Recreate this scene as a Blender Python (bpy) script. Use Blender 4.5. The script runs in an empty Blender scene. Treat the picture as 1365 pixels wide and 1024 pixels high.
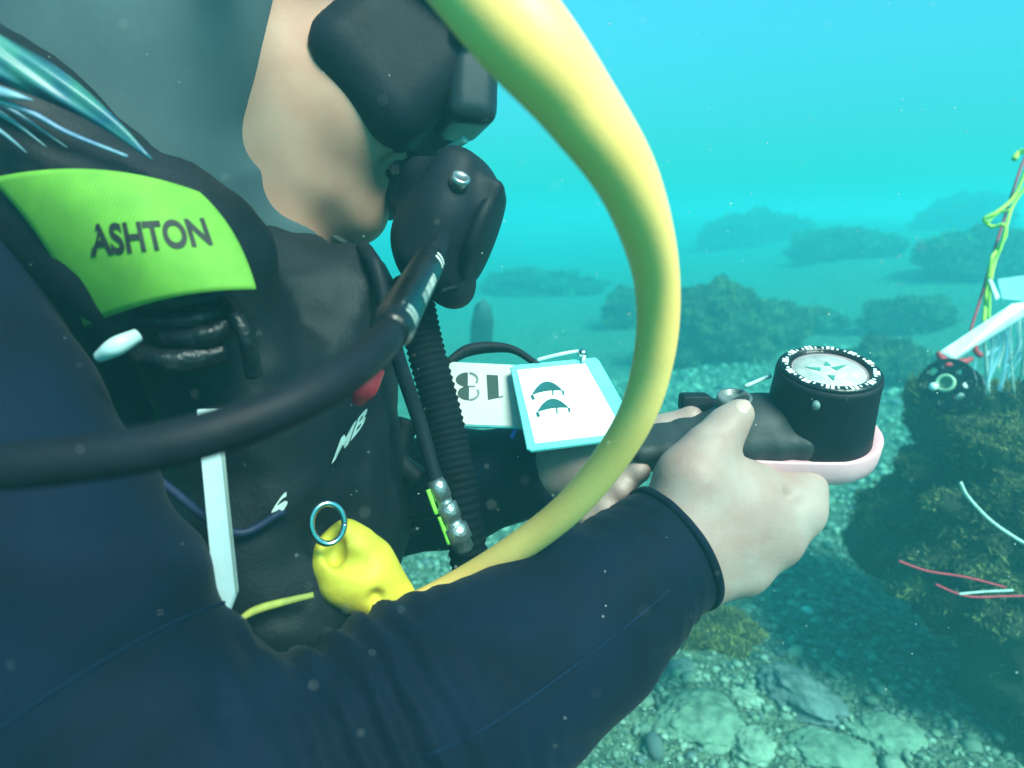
import bpy, math, random
import numpy as np
from mathutils import Vector
rng = np.random.default_rng(11)
random.seed(11)

# ------------------------------------------------------------------ camera
sc = bpy.context.scene
PITCH = math.radians(14.0)
CAM = np.array((0.0, 0.0, 0.75))
FPX = 682.5 / math.tan(math.radians(37.5))
R_ = np.array((1.0, 0.0, 0.0))
F_ = np.array((0.0, math.cos(PITCH), -math.sin(PITCH)))
U_ = np.array((0.0, math.sin(PITCH), math.cos(PITCH)))
cd = bpy.data.cameras.new('camera')
cam = bpy.data.objects.new('camera', cd)
sc.collection.objects.link(cam)
cam.location = CAM
cam.rotation_euler = (math.radians(90) - PITCH, 0, 0)
cd.sensor_width = 36
cd.lens = 18 / math.tan(math.radians(37.5))
cd.clip_start = 0.01
cd.clip_end = 200
cd.dof.use_dof = True
cd.dof.focus_distance = 0.43
cd.dof.aperture_fstop = 7.0
sc.camera = cam

# ------------------------------------------------------------------ world, sun, exposure
SUN_DIR = np.array((0.40, -0.52, 0.755)); SUN_DIR /= np.linalg.norm(SUN_DIR)
w = bpy.data.worlds.new('World'); sc.world = w; w.use_nodes = True
nt = w.node_tree; nt.nodes.clear()
sky = nt.nodes.new('ShaderNodeTexSky'); sky.sky_type = 'NISHITA'; sky.sun_disc = False
sky.sun_elevation = math.asin(SUN_DIR[2]); sky.sun_rotation = math.atan2(SUN_DIR[0], SUN_DIR[1])
tint = nt.nodes.new('ShaderNodeMix'); tint.data_type = 'RGBA'; tint.blend_type = 'MULTIPLY'
tint.inputs[0].default_value = 1.0
tint.inputs[7].default_value = (0.24, 0.96, 0.86, 1)      # daylight filtered by metres of green-blue water
bg = nt.nodes.new('ShaderNodeBackground'); bg.inputs[1].default_value = 0.128
wo = nt.nodes.new('ShaderNodeOutputWorld')
# under water the radiance grows steadily from the horizontal towards the surface
geo = nt.nodes.new('ShaderNodeNewGeometry'); sep = nt.nodes.new('ShaderNodeSeparateXYZ'); mr = nt.nodes.new('ShaderNodeMapRange'); mr.interpolation_type = 'SMOOTHSTEP'
mr.inputs[1].default_value = 0.38; mr.inputs[2].default_value = 0.0; mr.inputs[3].default_value = 1.0; mr.inputs[4].default_value = 0.38
tcw = nt.nodes.new('ShaderNodeTexCoord'); nt.links.new(tcw.outputs['Generated'], sep.inputs[0]); nt.links.new(sep.outputs[2], mr.inputs[0]); nt.nodes.remove(geo)
ml = nt.nodes.new('ShaderNodeVectorMath'); ml.operation = 'SCALE'; nt.links.new(tint.outputs[2], ml.inputs[0]); nt.links.new(mr.outputs[0], ml.inputs['Scale'])
nt.links.new(sky.outputs[0], tint.inputs[6]); nt.links.new(ml.outputs[0], bg.inputs[0]); nt.links.new(bg.outputs[0], wo.inputs[0])
sd = bpy.data.lights.new('sun', 'SUN'); sd.energy = 5.0; sd.angle = math.radians(24); sd.color = (1.0, 0.86, 0.75)
sun = bpy.data.objects.new('sun', sd); sc.collection.objects.link(sun)
sun.rotation_euler = Vector(SUN_DIR).to_track_quat('Z', 'Y').to_euler(); sun.location = (0, 0, 5)
sc.view_settings.view_transform = 'Standard'; sc.view_settings.look = 'None'
sc.view_settings.exposure = 1.2; sc.view_settings.gamma = 1.0; sc.view_settings.use_curve_mapping = False
sc.cycles.use_denoising = True
sc.cycles.volume_bounces = 1
sc.cycles.max_bounces = 6
sc.cycles.transparent_max_bounces = 12

# ------------------------------------------------------------------ helpers
def P(px, py, d):
    return CAM + d * ((px - 682.5) / FPX * R_ + F_ - (py - 512.0) / FPX * U_)
def V(a, b, c):
    v = a * R_ + b * U_ + c * F_
    return v / np.linalg.norm(v)
def nrm(v):
    v = np.asarray(v, float); return v / np.linalg.norm(v)
COL = sc.collection
ORI = {}
def thing(name, label, cat, loc, group=None):
    o = bpy.data.objects.new(name, None); COL.objects.link(o); o.empty_display_size = 0.02
    o.location = loc; o['label'] = label; o['category'] = cat
    if group: o['group'] = group
    ORI[o.name] = np.array(loc, float); return o
def mk(name, verts, faces, material, parent=None, smooth=True, loc=None, mats=None, mi=None):
    verts = np.asarray(verts, float)
    if parent is not None: org = ORI[parent.name]
    else: org = np.array(loc if loc is not None else (verts[:, 0].mean(), verts[:, 1].mean(), verts[:, 2].min()), float)
    me = bpy.data.meshes.new(name)
    if isinstance(faces, np.ndarray):
        n, k = faces.shape
        me.vertices.add(len(verts)); me.vertices.foreach_set('co', (verts - org).astype(np.float32).ravel())
        me.loops.add(n * k); me.loops.foreach_set('vertex_index', faces.astype(np.int32).ravel())
        me.polygons.add(n); me.polygons.foreach_set('loop_start', np.arange(0, n * k, k, dtype=np.int32))
        me.update(calc_edges=True); me.validate()
    else:
        me.from_pydata([tuple(v) for v in (verts - org)], [], faces); me.update()
    for m in (mats or [material]): me.materials.append(m)
    if mi is not None: me.polygons.foreach_set('material_index', np.asarray(mi, dtype=np.int32))
    me.polygons.foreach_set('use_smooth', np.full(len(me.polygons), smooth, dtype=bool))
    o = bpy.data.objects.new(name, me); COL.objects.link(o)
    if parent is not None: o.parent = parent
    else: o.location = org
    ORI[o.name] = org
    return o
def tag(o, label, cat=None, group=None, kind=None):
    if label: o['label'] = label
    if cat: o['category'] = cat
    if group: o['group'] = group
    if kind: o['kind'] = kind
    return o

def mat(name, col, rough=0.6, col2=None, scale=30, bump=0.15, bscale=150, metal=0.0, spec=0.35, sheen=0.0, sub=0.0, dist=0.004, thresh=(0.35, 0.65)):
    m = bpy.data.materials.new(name); m.use_nodes = True
    t = m.node_tree; b = t.nodes['Principled BSDF']
    b.inputs['Roughness'].default_value = rough; b.inputs['Metallic'].default_value = metal
    b.inputs['Specular IOR Level'].default_value = spec
    if sheen: b.inputs['Sheen Weight'].default_value = sheen; b.inputs['Sheen Roughness'].default_value = 0.5
    if sub:
        b.inputs['Subsurface Weight'].default_value = sub; b.inputs['Subsurface Radius'].default_value = (1.0, 0.4, 0.25); b.inputs['Subsurface Scale'].default_value = 0.006
    tc = t.nodes.new('ShaderNodeTexCoord')
    n1 = t.nodes.new('ShaderNodeTexNoise'); n1.inputs['Scale'].default_value = scale; n1.inputs['Detail'].default_value = 5
    t.links.new(tc.outputs['Object'], n1.inputs['Vector'])
    r = t.nodes.new('ShaderNodeValToRGB')
    c2 = col2 or tuple(c * 0.7 for c in col)
    r.color_ramp.elements[0].position = thresh[0]; r.color_ramp.elements[1].position = thresh[1]
    r.color_ramp.elements[0].color = (*c2, 1); r.color_ramp.elements[1].color = (*col, 1)
    t.links.new(n1.outputs[0], r.inputs[0]); t.links.new(r.outputs[0], b.inputs['Base Color'])
    if bump:
        n2 = t.nodes.new('ShaderNodeTexNoise'); n2.inputs['Scale'].default_value = bscale; n2.inputs['Detail'].default_value = 4
        t.links.new(tc.outputs['Object'], n2.inputs['Vector'])
        bp = t.nodes.new('ShaderNodeBump'); bp.inputs['Strength'].default_value = bump; bp.inputs['Distance'].default_value = dist
        t.links.new(n2.outputs[0], bp.inputs['Height']); t.links.new(bp.outputs[0], b.inputs['Normal'])
    return m
def rib_mat(name, col, col2, freq, axis, rough=0.7, bump=0.4):
    """woven / ribbed cloth: fine parallel ribs along one direction (relief only)"""
    m = mat(name, col, rough, col2, 60, 0, 100)
    t = m.node_tree; b = t.nodes['Principled BSDF']
    tc = t.nodes.new('ShaderNodeTexCoord'); mp = t.nodes.new('ShaderNodeVectorMath'); mp.operation = 'DOT_PRODUCT'
    mp.inputs[1].default_value = tuple(np.asarray(axis) * freq)
    t.links.new(tc.outputs['Object'], mp.inputs[0])
    s = t.nodes.new('ShaderNodeMath'); s.operation = 'SINE'; t.links.new(mp.outputs['Value'], s.inputs[0])
    bp = t.nodes.new('ShaderNodeBump'); bp.inputs['Strength'].default_value = bump; bp.inputs['Distance'].default_value = 0.001
    t.links.new(s.outputs[0], bp.inputs['Height']); t.links.new(bp.outputs[0], b.inputs['Normal'])
    return m

def catmull(pts, n):
    pts = np.asarray(pts, float)
    p = np.vstack([2 * pts[0] - pts[1], pts, 2 * pts[-1] - pts[-2]])
    out = []
    m = len(pts) - 1
    for s in np.linspace(0, m, n):
        i = min(int(s), m - 1); t = s - i
        a, b, c, d = p[i], p[i + 1], p[i + 2], p[i + 3]
        out.append(0.5 * (2 * b + (c - a) * t + (2 * a - 5 * b + 4 * c - d) * t * t + (3 * b - a - 3 * c + d) * t ** 3))
    return np.array(out)
def tube(pts, rad, n=48, seg=14, closed=False, flat=1.0, raw=False):
    """swept tube through pts; rad is a number, a list per control point or a function of 0..1"""
    pts = np.asarray(pts, float)
    path = pts if raw else catmull(pts, n)
    n = len(path)
    if callable(rad): rr = np.array([rad(i / (n - 1)) for i in range(n)])
    elif np.isscalar(rad): rr = np.full(n, rad)
    else: rr = catmull(np.array(rad)[:, None] * np.ones(3), n)[:, 0]
    tg = np.gradient(path, axis=0); tg /= np.linalg.norm(tg, axis=1)[:, None]
    a = np.cross(tg[0], (0.3, 0.5, 0.81)); a /= np.linalg.norm(a)
    V_, F = [], []
    for i in range(n):
        a = a - tg[i] * a.dot(tg[i]); a /= np.linalg.norm(a); b = np.cross(tg[i], a)
        for k in range(seg):
            th = 2 * math.pi * k / seg
            V_.append(path[i] + rr[i] * (math.cos(th) * a + flat * math.sin(th) * b))
    for i in range(n - 1):
        for k in range(seg):
            F.append((i * seg + k, i * seg + (k + 1) % seg, (i + 1) * seg + (k + 1) % seg, (i + 1) * seg + k))
    F.append(tuple(range(seg - 1, -1, -1))); F.append(tuple((n - 1) * seg + k for k in range(seg)))
    return np.array(V_), F
def lathe(c, ax, prof, seg=40, ex=None, sx=1.0, sy=1.0, caps=True):
    """profile of (radius, height) turned about axis ax through c"""
    ax = nrm(ax); ex = nrm(np.cross(ax, (0.2, 0.9, 0.3))) if ex is None else nrm(ex - ax * np.dot(ex, ax)); ey = np.cross(ax, ex)
    V_, F = [], []
    for r, h in prof:
        for k in range(seg):
            th = 2 * math.pi * k / seg
            V_.append(c + ax * h + r * (sx * math.cos(th) * ex + sy * math.sin(th) * ey))
    for i in range(len(prof) - 1):
        for k in range(seg):
            F.append((i * seg + k, i * seg + (k + 1) % seg, (i + 1) * seg + (k + 1) % seg, (i + 1) * seg + k))
    if caps: F.append(tuple(range(seg - 1, -1, -1))); F.append(tuple((len(prof) - 1) * seg + k for k in range(seg)))
    return np.array(V_), F
def slab(poly, nvec, th, bev=0.0):
    """polygon (world points in order) extruded by th along -nvec, with a small bevel"""
    poly = np.asarray(poly, float); nvec = nrm(nvec); c = poly.mean(0); n = len(poly)
    def shrink(q, d): 
        v = c - q; return q + v / np.linalg.norm(v, axis=1)[:, None] * d
    if bev:
        layers = [shrink(poly, bev), poly - nvec * bev, poly - nvec * (th - bev), shrink(poly, bev) - nvec * th]
    else: layers = [poly, poly - nvec * th]
    V_ = np.vstack(layers); F = [tuple(range(n))]
    for l in range(len(layers) - 1):
        for k in range(n):
            F.append((l * n + k, (l + 1) * n + k, (l + 1) * n + (k + 1) % n, l * n + (k + 1) % n))
    F.append(tuple((len(layers) - 1) * n + k for k in range(n - 1, -1, -1)))
    return V_, F
def merge(parts):
    V_, F, o = [], [], 0
    for v, f in parts:
        V_.append(v); F += [tuple(i + o for i in q) for q in f]; o += len(v)
    return np.vstack(V_), F
def ico(sub=1):
    import bmesh
    bm = bmesh.new(); bmesh.ops.create_icosphere(bm, subdivisions=sub, radius=1.0)
    v = np.array([q.co[:] for q in bm.verts]); f = np.array([[x.index for x in q.verts] for q in bm.faces]); bm.free(); return v, f
def textmesh(s, ext=0.0):
    """letter outlines as verts in 0..1 x 0..1 and faces"""
    cu = bpy.data.curves.new('t', 'FONT'); cu.body = s; cu.resolution_u = 4; cu.offset = 0.034
    o = bpy.data.objects.new('t', cu); COL.objects.link(o)
    me = bpy.data.meshes.new_from_object(o.evaluated_get(bpy.context.evaluated_depsgraph_get()))
    v = np.array([q.co[:] for q in me.vertices]); f = [tuple(p.vertices) for p in me.polygons]
    bpy.data.objects.remove(o); bpy.data.meshes.remove(me); bpy.data.curves.remove(cu)
    lo, hi = v.min(0), v.max(0); v[:, 0] = (v[:, 0] - lo[0]) / (hi[0] - lo[0]); v[:, 1] = (v[:, 1] - lo[1]) / (hi[1] - lo[1])
    return v, f
def put_text(name, s, fn, material, parent, th=0.0003):
    """letters mapped by fn(u, v) -> (point, normal), slightly raised, each letter its own mesh part set together"""
    v, f = textmesh(s)
    top = np.array([fn(a, b)[0] + fn(a, b)[1] * th for a, b, _ in v])
    return mk(name, top, f, material, parent, smooth=False)

# ---- value noise in numpy
def vnoise(p, seed=0):
    p = np.asarray(p, float); i = np.floor(p).astype(np.int64); f = p - i; f = f * f * (3 - 2 * f)
    def h(a):
        k = (a[..., 0] * 73856093) ^ (a[..., 1] * 19349663) ^ (a[..., 2] * 83492791) ^ (seed * 2654435761)
        k = (k ^ (k >> 13)) * 1274126177; k = k ^ (k >> 16)
        return (k & 0xffff) / 65535.0
    r = 0
    for dx in (0, 1):
        for dy in (0, 1):
            for dz in (0, 1):
                wgt = (f[..., 0] if dx else 1 - f[..., 0]) * (f[..., 1] if dy else 1 - f[..., 1]) * (f[..., 2] if dz else 1 - f[..., 2])
                r = r + wgt * h(i + np.array((dx, dy, dz)))
    return r * 2 - 1
def fbm(p, oct=4, seed=0):
    a, s, r = 1.0, 1.0, 0
    for k in range(oct):
        r = r + a * vnoise(np.asarray(p) * s + 17.3 * k, seed + k); a *= 0.5; s *= 2.03
    return r

# ---- signed distance bodies: smooth unions of tapered bones and ellipsoids, meshed by surface nets
class SDF:
    def __init__(s): s.pr = []; s.mods = []
    def cone(s, a, b, ra, rb, k=0.012, op='add', cut=False):
        a = np.asarray(a, float); b = np.asarray(b, float); ab = b - a; L = ab.dot(ab) + 1e-12
        def f(p):
            t = np.clip(((p - a) @ ab) / L, 0, 1)
            d = np.linalg.norm(p - a - t[:, None] * ab, axis=1) - (ra + (rb - ra) * t)
            return np.maximum(d, (p - b) @ (ab / math.sqrt(L))) if cut else d
        s.pr.append((op, f, (a + b) / 2, math.sqrt(L) / 2 + max(ra, rb), k)); return s
    def chain(s, pts, rs, k=0.01):
        for i in range(len(pts) - 1): s.cone(pts[i], pts[i + 1], rs[i], rs[i + 1], k)
        return s
    def ell(s, c, r, M=None, k=0.012, op='add'):
        c = np.asarray(c, float); r = np.asarray(r, float); M = np.eye(3) if M is None else np.asarray(M)
        def f(p):
            q = (p - c) @ M.T
            k0 = np.linalg.norm(q / r, axis=1); k1 = np.linalg.norm(q / (r * r), axis=1) + 1e-9
            return k0 * (k0 - 1) / k1
        s.pr.append((op, f, c, r.max(), k)); return s
    def box(s, c, b, rd, M=None, k=0.008, op='add'):
        c = np.asarray(c, float); b = np.asarray(b, float) - rd; M = np.eye(3) if M is None else np.asarray(M)
        def f(p):
            q = np.abs((p - c) @ M.T) - b
            return np.linalg.norm(np.maximum(q, 0), axis=1) + np.minimum(q.max(1), 0) - rd
        s.pr.append((op, f, c, np.linalg.norm(b) + rd, k)); return s
    def fn(s, f, c, r, k=0.005, op='sub'): s.pr.append((op, f, np.asarray(c, float), r, k)); return s
    def ev(s, p, prs):
        d = np.full(len(p), 1e3)
        for op, f, c, r, k in prs:
            e = f(p)
            if op == 'add':
                h = np.maximum(k - np.abs(d - e), 0) / k; d = np.minimum(d, e) - h * h * k * 0.25
            else:
                e = -e; h = np.maximum(k - np.abs(d - e), 0) / k; d = np.maximum(d, e) + h * h * k * 0.25
        for m in s.mods: d = m(p, d)
        return d
    def mesh(s, h, pad=0.01, lo=None, hi=None):
        C = np.array([q[2] for q in s.pr if q[0] == 'add']); Rr = np.array([q[3] for q in s.pr if q[0] == 'add'])
        lo = (C - Rr[:, None]).min(0) - pad if lo is None else np.asarray(lo); hi = (C + Rr[:, None]).max(0) + pad if hi is None else np.asarray(hi)
        B = 16; N = np.ceil((hi - lo) / (h * B)).astype(int)
        g = np.arange(B + 1); gx = np.stack(np.meshgrid(g, g, g, indexing='ij'), -1)
        ids, pos, qa = [], [], []
        MX = (N * B + 4).astype(np.int64)
        off = np.array([(a, b, c) for a in (0, 1) for b in (0, 1) for c in (0, 1)])
        edges = [(0, 1), (2, 3), (4, 5), (6, 7), (0, 2), (1, 3), (4, 6), (5, 7), (0, 4), (1, 5), (2, 6), (3, 7)]
        for bi in np.ndindex(*N):
            o = np.array(bi) * B; cen = lo + (o + B / 2) * h; br = B * h * 0.87
            sub = [q for q in s.pr if np.linalg.norm(cen - q[2]) < br + q[3] + q[4] + 0.006]
            if not any(q[0] == 'add' for q in sub): continue
            d0 = s.ev(cen[None], sub)[0]
            if abs(d0) > br * 1.6 + 0.01: continue
            vals = s.ev((lo + (o + gx.reshape(-1, 3)) * h), sub).reshape(B + 1, B + 1, B + 1)
            cv = np.stack([vals[a:a + B, b:b + B, c:c + B] for a, b, c in off], -1).reshape(-1, 8)
            ins = cv < 0; act = ins.any(1) & ~ins.all(1)
            if not act.any(): continue
            cv = cv[act]; ins = ins[act]; ijk = np.stack(np.unravel_index(np.nonzero(act)[0], (B, B, B)), -1) + o
            sm = np.zeros((len(cv), 3)); ct = np.zeros(len(cv))
            for a, b in edges:
                x = ins[:, a] != ins[:, b]; t = cv[:, a] / np.where(x, cv[:, a] - cv[:, b], 1)
                pt = off[a] + t[:, None] * (off[b] - off[a]); sm[x] += pt[x]; ct[x] += 1
            ids.append(ijk); pos.append(lo + (ijk + sm / ct[:, None]) * h); qa.append(ins)
        ids = np.vstack(ids).astype(np.int64); pos = np.vstack(pos); qa = np.vstack(qa)
        key = (ids[:, 0] * MX[1] + ids[:, 1]) * MX[2] + ids[:, 2]
        od = np.argsort(key); key, pos, qa, ids = key[od], pos[od], qa[od], ids[od]
        def look(ii):
            kk = (ii[:, 0] * MX[1] + ii[:, 1]) * MX[2] + ii[:, 2]; j = np.clip(np.searchsorted(key, kk), 0, len(key) - 1); return np.where(key[j] == kk, j, -1)
        F = []
        for ax, cn in ((0, 4), (1, 2), (2, 1)):
            x = qa[:, 0] != qa[:, cn]; e1 = np.zeros(3, int); e2 = np.zeros(3, int); e1[(ax + 1) % 3] = 1; e2[(ax + 2) % 3] = 1
            i0 = ids[x]; q = np.stack([np.nonzero(x)[0], look(i0 - e1), look(i0 - e1 - e2), look(i0 - e2)], -1)
            fl = qa[x, 0]; q[~fl] = q[~fl][:, ::-1]
            F.append(q[(q >= 0).all(1)])
        return pos, np.vstack(F)

# ------------------------------------------------------------------ ground
def ground_z(x, y):
    x = np.asarray(x, float); y = np.asarray(y, float)
    p = np.stack([x, y, np.zeros_like(x)], -1)
    z = 0.012 * np.maximum(y - 1.2, 0) + 0.15 * np.minimum(np.maximum(x - 0.7, 0), 3.4) * np.clip(y / 2.0, 0, 1)
    z = z + 0.05 * vnoise(p * 1.1, 3) + 0.022 * vnoise(p * 3.1, 4) + 0.010 * vnoise(p * 9.0, 5)
    return z
def G(px, py):
    d = nrm(P(px, py, 1.0) - CAM); t = 0.3
    while t < 40:
        q = CAM + d * t
        if q[2] < ground_z(q[0], q[1]): return q
        t += 0.01
    return q

M = {}
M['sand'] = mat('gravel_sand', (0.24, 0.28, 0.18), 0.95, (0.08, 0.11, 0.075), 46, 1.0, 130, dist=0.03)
M['stone'] = [mat('stone_%d' % i, c, 0.8, c2, 45, 0.5, 160) for i, (c, c2) in enumerate([
    ((0.22, 0.27, 0.19), (0.10, 0.14, 0.10)), ((0.30, 0.34, 0.25), (0.15, 0.19, 0.13)), ((0.17, 0.19, 0.18), (0.08, 0.10, 0.09)), ((0.34, 0.37, 0.28), (0.18, 0.21, 0.15))])]
M['weed'] = mat('brown_green_algae', (0.20, 0.19, 0.065), 0.9, (0.032, 0.038, 0.015), 16, 0, 80)
M['weedrock'] = mat('weed_covered_rock', (0.040, 0.044, 0.020), 0.95, (0.014, 0.018, 0.010), 18, 0.8, 60)

def seabed():
    a = np.concatenate([-np.geomspace(30, 0.9, 45), np.linspace(-0.85, 2.1, 230), np.geomspace(2.15, 30, 60)])
    b = np.concatenate([np.linspace(-3, 0.3, 20), np.linspace(0.32, 3.0, 230), np.geomspace(3.03, 32, 110)])
    X, Y = np.meshgrid(a, b); Z = ground_z(X, Y)
    p = np.stack([X, Y, 0 * X], -1)
    Z = Z + 0.006 * vnoise(p * 28, 8) * (Y < 4) + 0.004 * vnoise(p * 60, 9) * (Y < 3)
    nx, ny = len(a), len(b); i = np.arange(nx * ny).reshape(ny, nx)
    F = np.stack([i[:-1, :-1], i[:-1, 1:], i[1:, 1:], i[1:, :-1]], -1).reshape(-1, 4)
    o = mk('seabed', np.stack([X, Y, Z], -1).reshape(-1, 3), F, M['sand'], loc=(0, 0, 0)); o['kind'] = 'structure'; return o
bed = seabed()

# pebbles: near ones one by one, the rest as fine gravel
IV, IF = ico(1); IV0, IF0 = ico(2)
PEB = []
for k in range(8):
    s = np.array((1, 0.55 + 0.4 * random.random(), 0.35 + 0.3 * random.random()))
    v = IV * s * (1 + 0.22 * fbm(IV * 1.3 + 9 * k, 2, k))[:, None]
    me = bpy.data.meshes.new('pebble'); me.from_pydata([tuple(q) for q in v], [], [tuple(int(i) for i in f) for f in IF]); me.update()
    me.polygons.foreach_set('use_smooth', np.full(len(me.polygons), True)); me.materials.append(M['stone'][k % 4]); PEB.append(me)
pts = []
while len(pts) < 285:
    x = random.uniform(0.02, 1.15); y = random.uniform(0.62, 1.9)
    if random.random() > (1.25 - y * 0.55): continue
    pts.append((x, y))
for x, y in pts:
    o = bpy.data.objects.new('pebble', random.choice(PEB)); COL.objects.link(o); o.parent = bed
    s = random.choice((0.008, 0.009, 0.010, 0.012, 0.014, 0.019)) * random.uniform(0.8, 1.25)
    o.location = (x, y, float(ground_z(x, y)) + 0.25 * s); o.rotation_euler = (random.uniform(-.4, .4), random.uniform(-.4, .4), random.uniform(0, 6.28)); o.scale = (s, s, s)
def gravel():
    V_, F, MI = [], [], []
    n = 34000; o = 0; base, bf = ico(1); base12 = base[:12]
    import bmesh
    bm = bmesh.new(); bmesh.ops.create_icosphere(bm, subdivisions=1, radius=1.0)
    x = rng.uniform(-0.35, 1.5, n * 2); y = 0.45 + 2.6 * rng.random(n * 2) ** 1.6
    keep = np.ones(len(x), bool); x, y = x[keep][:n], y[keep][:n]
    bm.free()
    s = 0.0033 * np.exp(rng.normal(0, 0.5, n)) * (0.75 + 0.5 * y)
    z = ground_z(x, y) + 0.006 * vnoise(np.stack([x, y, 0 * x], -1) * 28, 8) + 0.004 * vnoise(np.stack([x, y, 0 * x], -1) * 60, 9) + 0.25 * s
    iv, if_ = ICO12
    for k in range(n):
        th = rng.random() * 6.28; c, sn = math.cos(th), math.sin(th)
        v = iv * (s[k] * (1 + 0.35 * (rng.random((len(iv), 1)) - .5))) * np.array((1.0, rng.uniform(.55, 1), rng.uniform(.35, .75)))
        V_.append(np.stack([v[:, 0] * c - v[:, 1] * sn + x[k], v[:, 0] * sn + v[:, 1] * c + y[k], v[:, 2] + z[k]], -1))
        F.append(if_ + o); o += len(iv); MI.append(np.full(len(if_), rng.integers(0, 4)))
    g = mk('gravel', np.vstack(V_), np.vstack(F), None, loc=(0, 0, 0), mats=M['stone'], mi=np.concatenate(MI))
    tag(g, 'fine grey green gravel and shell grit covering the seabed', 'gravel', kind='stuff')
def ico12():
    t = (1 + 5 ** .5) / 2
    v = np.array([(-1, t, 0), (1, t, 0), (-1, -t, 0), (1, -t, 0), (0, -1, t), (0, 1, t), (0, -1, -t), (0, 1, -t), (t, 0, -1), (t, 0, 1), (-t, 0, -1), (-t, 0, 1)], float)
    v /= np.linalg.norm(v[0])
    f = np.array([(0, 11, 5), (0, 5, 1), (0, 1, 7), (0, 7, 10), (0, 10, 11), (1, 5, 9), (5, 11, 4), (11, 10, 2), (10, 7, 6), (7, 1, 8), (3, 9, 4), (3, 4, 2), (3, 2, 6), (3, 6, 8), (3, 8, 9), (4, 9, 5), (2, 4, 11), (6, 2, 10), (8, 6, 7), (9, 8, 1)])
    return v, f
ICO12 = ico12()
gravel()

IV3, IF3 = ico(5)
def stone(px, py, size, sq, rot, label, seed, mi, rough=0.18):
    c = G(px, py); v = IV3 * np.array(sq) * size
    v = v * (1 + rough * fbm(IV3 * 1.6 + seed, 3, seed) + 0.22 * (1 - np.abs(fbm(IV3 * 3.2 + seed, 4, seed + 2))) + 0.03 * fbm(IV3 * 11, 2, seed))[:, None]
    c_, s_ = math.cos(rot), math.sin(rot)
    v = np.stack([v[:, 0] * c_ - v[:, 1] * s_, v[:, 0] * s_ + v[:, 1] * c_, v[:, 2]], -1) + c + np.array((0, 0, size * sq[2] * 0.12))
    tag(mk('stone', v, IF3, M['stone'][mi], loc=c), label, 'stone', 'larger stones on the seabed')
stone(930, 965, 0.056, (1, .9, .42), 0.4, 'broad rounded stone half buried beside the sleeve at the bottom edge', 1, 0)
stone(1062, 925, 0.052, (.75, 1.15, .38), 0.5, 'long ridged slab of purple grey stone below the pale round shell', 7, 2, 0.3)
stone(1000, 1000, 0.036, (1, .8, .55), 1.0, 'pale egg shaped cobble between the broad stone and the ridged slab', 3, 1)
stone(1105, 1010, 0.042, (1.3, .8, .42), -0.3, 'flat cobble at the bottom edge right of the ridged slab', 4, 0)
stone(990, 935, 0.022, (1.2, .7, .6), -0.6, 'small pale oblong stone above the broad rounded stone', 5, 3)
stone(1190, 985, 0.044, (1.2, .8, .4), 0.2, 'low green grey stone at the bottom edge below the weedy boulder', 6, 0)
stone(905, 895, 0.024, (1.2, .8, .5), 0.7, 'small dark stone next to the sleeve edge above the gravel', 8, 2)
# shell
sv, sf = lathe(G(1076, 818) + np.array((0, 0, .006)), (0.1, -0.35, 0.9), [(0.0005, .007), (.004, .0065), (.008, .004), (.0105, .0005), (.0112, -.002), (.010, -.003)], 24, sx=1.1)
tag(mk('shell', sv, sf, mat('shell_white', (0.75, 0.72, 0.62), 0.5, (0.5, 0.48, 0.4), 300, 0.3, 500)), 'pale round limpet shell lying alone on the gravel', 'shell')

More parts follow.
